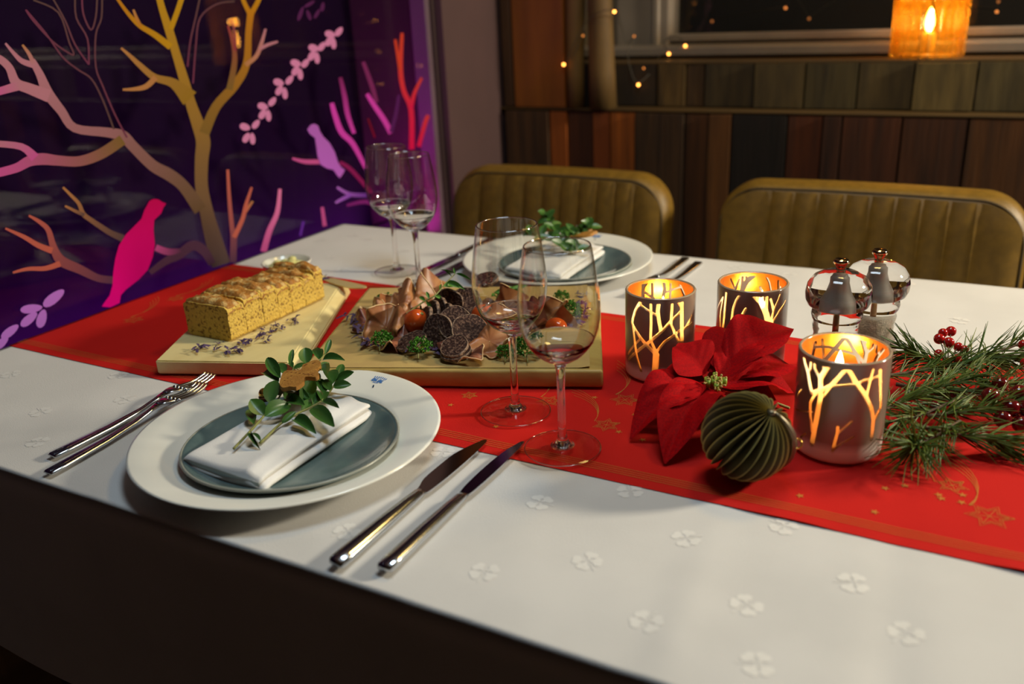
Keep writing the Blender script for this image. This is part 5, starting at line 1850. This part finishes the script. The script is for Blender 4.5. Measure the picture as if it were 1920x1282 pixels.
hs = thing('herb_sprig', 'arching thin herb sprig rising over the left of the meats', 'sprig', pt(752, 598, 0.05))
hz = lambda x, y, z: pt(640 + x / 6.746, 510 + y / 6.746, z)
hst = [(745, 590, 0.052), (860, 500, 0.058), (1050, 370, 0.068), (1180, 300, 0.074), (1280, 190, 0.080), (1340, 120, 0.084), (1440, 20, 0.090)]
P = smoothline([tuple(hz(*p)) for p in hst], 4)
mk('stem', MB().tube(P, [0.0012 - 0.0006 * i / len(P) for i in range(len(P))], 6), M_stemgreen, hs)
HL = leaf_mesh('leaf', lambda v: max(0.05, math.sin(math.pi * v ** 0.9)) ** 0.8 if v < 0.99 else 0.05, -0.15, 0.15, M_herb)
for bx, by, tx_, ty_, wd, bz, tz_ in ((1060, 370, 985, 300, 55, .068, .072), (1070, 365, 1150, 470, 50, .068, .058), (1110, 340, 1075, 240, 45, .070, .078), (1180, 300, 1280, 330, 50, .074, .070), (1240, 235, 1265, 140, 22, .077, .083), (1290, 180, 1450, 150, 90, .081, .080),
                                       (1330, 130, 1490, 190, 70, .084, .080), (1350, 110, 1560, 210, 60, .084, .076), (1400, 60, 1300, -30, 22, .088, .094), (1440, 25, 1420, -60, 26, .090, .098), (1450, 20, 1640, 90, 40, .090, .086), (1440, 20, 1250, -40, 22, .090, .096), (950, 440, 900, 520, 30, .062, .056), (1000, 410, 1010, 490, 26, .064, .056)):
    b_, t_ = hz(bx, by, bz), hz(tx_, ty_, tz_)
    put_leaf(hs, b_, t_, wd / 6.746 * 0.00062, ((CAM - b_).normalized() + V(0, 0, .5)).normalized(), me=HL)
hb = thing('herb_bunch', 'bunch of green herb leaves behind the rear near wine glass', 'herbs', pt(945, 556, 0.048))
rnd = random.Random(9)
mk('stem', MB().tube([pt(930, 572, 0.045), pt(945, 552, 0.056), pt(975, 540, 0.062)], 0.0010, 5), M_stemgreen, hb)
for k in range(18):
    b_ = pt(945 + rnd.uniform(-16, 16), 553 + rnd.uniform(-8, 8), 0.052 + rnd.uniform(-.005, .006))
    a = rnd.uniform(0, 6.28)
    t_ = b_ + V(math.cos(a), math.sin(a), rnd.uniform(-0.2, 0.7)) * rnd.uniform(0.014, 0.024)
    put_leaf(hb, b_, t_, rnd.uniform(0.006, 0.010), (V(0, 0, 1) + (CAM - b_).normalized()).normalized(), me=HL)
for i, (px, py, s_) in enumerate(((662, 597, .014), (668, 610, .014), (675, 622, .014), (682, 632, .012), (688, 645, .012), (695, 603, .012), (662, 604, .010), (700, 648, .010), (765, 655, .012), (815, 660, .012), (830, 665, .013), (745, 648, .012))):
    petals(px, py, MZ + 0.001, s_, 'dried petals at the left of the meats', 'curled dried purple petals strewn along the left of the cold cuts', i)
for i, (px, py, s_) in enumerate(((1085, 575, .012), (1092, 585, .012), (1080, 597, .013), (1070, 610, .012), (1090, 560, .006), (1082, 552, .006), (1098, 553, .005), (1095, 598, .010), (1060, 620, .010))):
    petals(px, py, MZ + 0.001, s_, 'dried petals at the right of the meats', 'curled dried purple petals strewn along the right of the cold cuts', i + 2)

# ================================================================== POINSETTIA
PF = thing('poinsettia_flower', 'red fabric poinsettia flower on the runner between the candle holders', 'flower', V(*pt(1340, 720, 0.0)[:2], TZ + RTOP))


def bract_mesh(seed):
    rnd_ = random.Random(seed)
    ph = rnd_.uniform(0, 6)

    def shape(v):
        return max(0.04, math.sin(math.pi * min(1, v) ** 0.85) ** 0.85) if v < 0.98 else 0.04

    def fn(u, v):
        w_ = shape(v) * 0.62
        x = (u - 0.5) * w_
        k_ = abs(u - 0.5) * 2
        vein = 0.022 * (abs(math.sin(v * 15 - k_ * 5.5)) - 0.5) * min(1, k_ * 3) * shape(v)
        z = 0.34 * k_ * w_ * 0.8 - 0.20 * max(0, k_ - 0.6) ** 2 * shape(v) + vein + 0.07 * math.sin(v * 7 + ph) * (u - 0.5) * 2 * shape(v) + 0.18 * math.sin(math.pi * v) - 0.07 * v
        return V(x, v, z)
    mb_ = MB().grid(19, 44, fn)
    me = bpy.data.meshes.new('bract')
    me.from_pydata([tuple(p) for p in mb_.v], [], mb_.f)
    me.polygons.foreach_set('use_smooth', [True] * len(me.polygons))
    me.materials.append(M_poin)
    return me


BR = [bract_mesh(s_) for s_ in range(5)]
fz = lambda x, y, z: pt(1180 + x / 4.931, 600 + y / 4.931, z)
cxy = (770, 590)
# base xy, tip xy, tip height, relative width, lift (x, y, z in view terms)
for i, (bx, by, bz, tx_, ty_, tz_, wd, lx) in enumerate((
        (720, 600, .030, 5, 1055, .010, .055, 0.1), (760, 640, .028, 325, 1270, .010, .060, 0.1), (700, 560, .034, 200, 640, .022, .060, 0.2), (745, 640, .038, 480, 985, .022, .046, 0.3),
        (790, 650, .034, 690, 1010, .008, .044, 0.2), (700, 500, .042, 410, 240, .066, .060, 0.5), (760, 480, .042, 640, 175, .056, .062, 0.6), (840, 500, .042, 1080, 110, .062, .066, 0.5),
        (880, 500, .042, 1512, 40, .070, .060, 0.4), (890, 560, .036, 1530, 400, .034, .072, 0.3), (860, 620, .036, 1530, 640, .024, .056, 0.3), (850, 640, .030, 1400, 775, .016, .050, 0.2), (840, 560, .040, 1200, 260, .050, .050, 0.5), (690, 640, .030, 110, 900, .012, .058, 0.1))):
    b_, t_ = fz(bx, by, bz), fz(tx_, ty_, tz_)
    dvec = t_ - b_
    lift = (V(0, 0, 1) + (CAM - b_).normalized() * lx * 0.8).normalized()
    M = Matrix.Translation(b_) @ frame(dvec, lift) @ Matrix.Diagonal((wd / 0.62, dvec.length, dvec.length * 0.8, 1))
    link_copy(BR[i % 5], 'bract', PF, M)
rnd = random.Random(4)
for k in range(11):
    a = 2.4 * k
    d_ = 0.0035 * math.sqrt(k)
    p = pt(1340, 716, 0.044) + V(d_ * math.cos(a), d_ * math.sin(a), -0.5 * d_)
    hgt = rnd.uniform(0.006, 0.011)
    cu = mk('flower_bud', MB().lathe([(0, 0), (0.0019, 0.001), (0.0026, hgt * 0.5), (0.0023, hgt), (0.0012, hgt * 0.96), (0, hgt * 0.9)], 10, p), M_cyath, PF)
    tp_ = mk('bud_tip', MB().ball(p + V(0.001, 0.0006, hgt), 0.0014, 8, 6), M_cyathtip, cu)
mb = MB()
for k in range(14):
    a = rnd.uniform(0, 6.28)
    d_ = rnd.uniform(0.004, 0.014)
    p = pt(1340, 716, 0.050) + V(d_ * math.cos(a), d_ * math.sin(a), rnd.uniform(-0.004, 0.004))
    mb.ball(p, 0.0013, 8, 6)
    mb.tube([p, pt(1340, 716, 0.042) + V(d_ * .4 * math.cos(a), d_ * .4 * math.sin(a), 0)], 0.0005, 4)
mk('stamens', mb, M_cyathtip, PF)
mk('stem', MB().tube([pt(1340, 718, 0.046), pt(1342, 720, 0.020), pt(1400, 735, 0.006), pt(1480, 765, 0.003)], 0.0016, 6), M_stemgreen, PF)
mk('flower_base', MB().ball(pt(1340, 722, 0.022), 0.010, 16, 10, 1.9), M_poinvein, PF)

# ================================================================== PAPER HONEYCOMB ORNAMENT
OR = 0.0405
oc = pt(1400, 822, 0.0395)
orn = thing('paper_ornament', 'olive honeycomb paper ball ornament with gold edges beside the poinsettia', 'ornament', V(oc.x, oc.y, TZ + RTOP))
oc = V(oc.x, oc.y, TZ + RTOP + OR * 0.985)
pole_dir = (pt(1437, 783, 0.0395 + 0.0) - pt(1400, 822, 0.0395))
tocam = (CAM - oc).normalized()
sr = rt * 37 - up * (-39)
ax = (tocam * 0.70 + (rt * 0.52 + up * 0.50)).normalized()
FO = frame(ax, V(0, 0, 1)).to_3x3()
NP = 26
mb = MB()
ridge = []
nu_, nv_ = NP * 8, 28


def orn_fn(u, v):
    a = 2 * math.pi * u
    th = math.pi * (0.03 + 0.94 * v)
    tri = abs(((u * NP) % 1.0) * 2 - 1)            # 1 at ridge, 0 in the valley
    hon = 0.5 + 0.5 * math.cos(2 * th * 3.0)
    depth = 0.27 + 0.10 * hon * math.sin(th)
    r_ = OR * (1 - depth * (1 - tri))
    rr = r_ * math.sin(th) ** 0.92
    zz = r_ * math.cos(th) * 0.97
    return FO @ V(rr * math.cos(a), zz, rr * math.sin(a)) + oc


mb.grid(nu_, nv_, orn_fn, closeu=True)
for j in range(nv_):
    for i in range(nu_):
        tri = abs((((i / nu_) * NP) % 1.0) * 2 - 1)
        ridge.append(1.0 if tri > 0.99 else 0.0)
m, nt, b = newmat('olive_paper')
a_ = nt.nodes.new('ShaderNodeAttribute')
a_.attribute_name = 'ridge'
mr = nt.nodes.new('ShaderNodeMapRange')
mr.inputs[1].default_value = 0.45
mr.inputs[2].default_value = 0.75
nt.links.new(a_.outputs['Fac'], mr.inputs[0])
cm = nt.nodes.new('ShaderNodeMix')
cm.data_type = 'RGBA'
cm.inputs[6].default_value = (0.072, 0.060, 0.020, 1)
cm.inputs[7].default_value = (0.42, 0.34, 0.10, 1)
nt.links.new(mr.outputs[0], cm.inputs[0])
nt.links.new(cm.outputs[2], b.inputs['Base Color'])
b.inputs['Roughness'].default_value = 0.6
mk('pleated_paper', mb, m, orn, smooth=False, colors={'ridge': ridge})
M_clip = mat('clip_metal', (0.17, 0.14, 0.09), 0.4, metal=0.7)
# end cards that close the fan, and the hanging loop
for dphi in (0.0, 0.10):
    ang = 0.0
    P = []
    for i in range(15):
        th = math.pi * (0.02 + 0.60 * i / 14)
        best = (rt * 0.75 - up * 0.66)
        e1 = (best - ax * best.dot(ax)).normalized()
        e2 = ax.cross(e1)
        dd = e1 * math.cos(dphi) + e2 * math.sin(dphi)
        P.append(oc + (ax * math.cos(th) + dd * math.sin(th)) * OR * 1.015)
    mk('end_card', MB().tube(P, [0.0012 + 0.0016 * math.sin(math.pi * i / 14) for i in range(15)], 6), M_clip, orn)
pp_ = oc + ax * OR * 0.96
mk('cap', MB().ball(pp_, 0.0042, 12, 8, 0.7), M_clip, orn)
rp = pt(1474, 818, 0.042)
mk('hanging_ring', MB().lathe([(0.0042 + 0.0009 * math.cos(a), 0.0009 * math.sin(a)) for a in [2 * math.pi * i / 8 for i in range(8)]], 20, P[7] + V(0.002, 0, 0.001), closed=True, M=Euler((1.0, 0.4, 0)).to_matrix()), M_goldball, orn)

# ================================================================== PINE TWIGS AND BERRIES
def pine(label, P, needle, n, spread, seed, tip_burst=0, group='pine twigs'):
    rnd_ = random.Random(seed)
    W_ = [pt(x, y, z) for x, y, z in P]
    S_ = [Vector(p) for p in smoothline([tuple(p) for p in W_], 6)]
    t = thing('pine_twig', label, 'pine twig', W_[0], group)
    mk('twig', MB().tube(S_, [0.0022 - 0.0012 * i / len(S_) for i in range(len(S_))], 7), M_bark, t)
    mb_, tint = MB(), []

    def one(p, d_, L_, side):
        sag = V(0, 0, -0.10 * L_)
        a_ = d_.cross(V(0, 0, 1))
        a_ = a_.normalized() if a_.length > 1e-3 else V(1, 0, 0)
        q1 = p + d_ * L_ * 0.5
        q2 = p + d_ * L_ + sag + side * 0.12 * L_
        for k_ in (p, q1, q2):
            k_.z = max(k_.z, TZ + RTOP + 0.0008)
        w_ = rnd_.uniform(0.00055, 0.00085)
        mb_.tube([p, q1, q2], [w_, w_ * 0.95, w_ * 0.25], 4, cap=False)
        g = rnd_.uniform(0.55, 1.25)
        y_ = rnd_.random()
        c = (0.055 * g + 0.09 * y_ * g, 0.120 * g + 0.06 * y_, 0.018 * g)
        tint.extend([c] * 12)
    for k in range(n):
        f_ = rnd_.random() ** 0.8
        i = min(len(S_) - 2, int(f_ * (len(S_) - 1)))
        p = S_[i].lerp(S_[i + 1], rnd_.random())
        tg = (S_[i + 1] - S_[i]).normalized()
        a = rnd_.uniform(0, 6.28)
        u_ = tg.cross(V(0, 0, 1)).normalized()
        v_ = u_.cross(tg)
        dr = u_ * math.cos(a) + v_ * math.sin(a)
        sp_ = spread * rnd_.uniform(0.6, 1.3)
        d_ = (tg * math.cos(sp_) + dr * math.sin(sp_)).normalized()
        L_ = needle * rnd_.uniform(0.7, 1.15)
        for k2 in range(2):
            dd = (d_ + V(rnd_.uniform(-.09, .09), rnd_.uniform(-.09, .09), rnd_.uniform(-.09, .09))).normalized()
            one(p.copy(), dd, L_, V(rnd_.uniform(-1, 1), rnd_.uniform(-1, 1), rnd_.uniform(-.5, .5)))
    for k in range(tip_burst):
        tg = (S_[-1] - S_[-3]).normalized()
        d_ = (tg * rnd_.uniform(0.0, 1.0) + V(rnd_.gauss(0, 1), rnd_.gauss(0, 1), rnd_.gauss(0, 0.9)).normalized() * 1.0).normalized()
        one(S_[-1].copy(), d_, needle * rnd_.uniform(0.75, 1.1), V(rnd_.uniform(-1, 1), rnd_.uniform(-1, 1), 0))
    mk('needles', mb_, M_needle, t, recalc=False, smooth=False, colors={'tint': tint}, kind='stuff')
    return t


pine('long pine twig running right behind the front holder, at the back', [(1655, 706, .030), (1740, 692, .034), (1840, 672, .040), (1960, 664, .045)], 0.047, 120, 0.62, 1)
pine('pine twig with upright needles in the right rear', [(1790, 690, .034), (1870, 660, .042), (1960, 625, .052)], 0.047, 70, 0.75, 2)
pine('pine twig end just right of the front candle holder', [(1820, 700, .028), (1740, 672, .034), (1690, 652, .040)], 0.040, 60, 0.70, 3)
pine('yellowish pine twig in the middle of the bunch', [(1640, 778, .022), (1700, 748, .028), (1760, 725, .032), (1830, 705, .036)], 0.044, 95, 0.55, 4)
pine('pine twig beside the front holder pointing to the viewer', [(1790, 752, .026), (1720, 780, .022), (1665, 790, .018)], 0.036, 55, 0.75, 5)
pine('pine twig ending in the star shaped tuft nearest the viewer', [(1800, 790, .022), (1760, 815, .022), (1716, 836, .024)], 0.043, 55, 0.75, 6, tip_burst=75)
pine('pine twig with a tuft in the front right', [(1730, 800, .024), (1800, 815, .020), (1855, 822, .018), (1890, 835, .012)], 0.042, 75, 0.62, 7)
pine('low pine twig reaching right under the red berries', [(1740, 780, .022), (1820, 770, .024), (1890, 760, .024)], 0.044, 70, 0.60, 8)
pine('pine twig sweeping right along the berries', [(1680, 720, .024), (1780, 735, .024), (1900, 718, .026), (1960, 715, .026)], 0.045, 85, 0.60, 9)


def berries(label, base, L_, m, group='red berry sprays'):
    t = thing('berry_spray', label, 'berries', pt(*base), group)
    bs_ = pt(*base)
    for px, py, z, r_ in L_:
        p = pt(px, py, z)
        mk('berry', MB().ball(p, r_, 18, 12), m, t)
        mid = bs_.lerp(p, 0.55) + V(0, 0, 0.004)
        mk('stalk', MB().tube([bs_, mid, p], 0.0006, 5), M_bark, t)
    return t


berries('spray of bright red berries rising above the pine twigs', (1775, 690, .032), [(1783, 621, .058, .0056), (1761, 635, .055, .0058), (1779, 642, .052, .0058), (1768, 624, .060, .0050), (1797, 650, .048, .0048), (1760, 663, .042, .0048), (1808, 655, .046, .0046), (1795, 672, .042, .0046)], M_berry)
berries('cluster of dark red berries low at the right edge', (1890, 735, .020), [(1857, 742, .030, .0085), (1895, 765, .026, .0090), (1911, 738, .032, .0090), (1875, 720, .030, .0080), (1925, 765, .026, .0090), (1880, 785, .018, .0085), (1915, 795, .014, .0085), (1751, 761, .024, .0055), (1782, 742, .024, .0055)], M_berrydark)
berries('few red berries at the right rear of the twigs', (1940, 660, .040), [(1918, 646, .050, .0050), (1922, 680, .044, .0050)], M_berry)
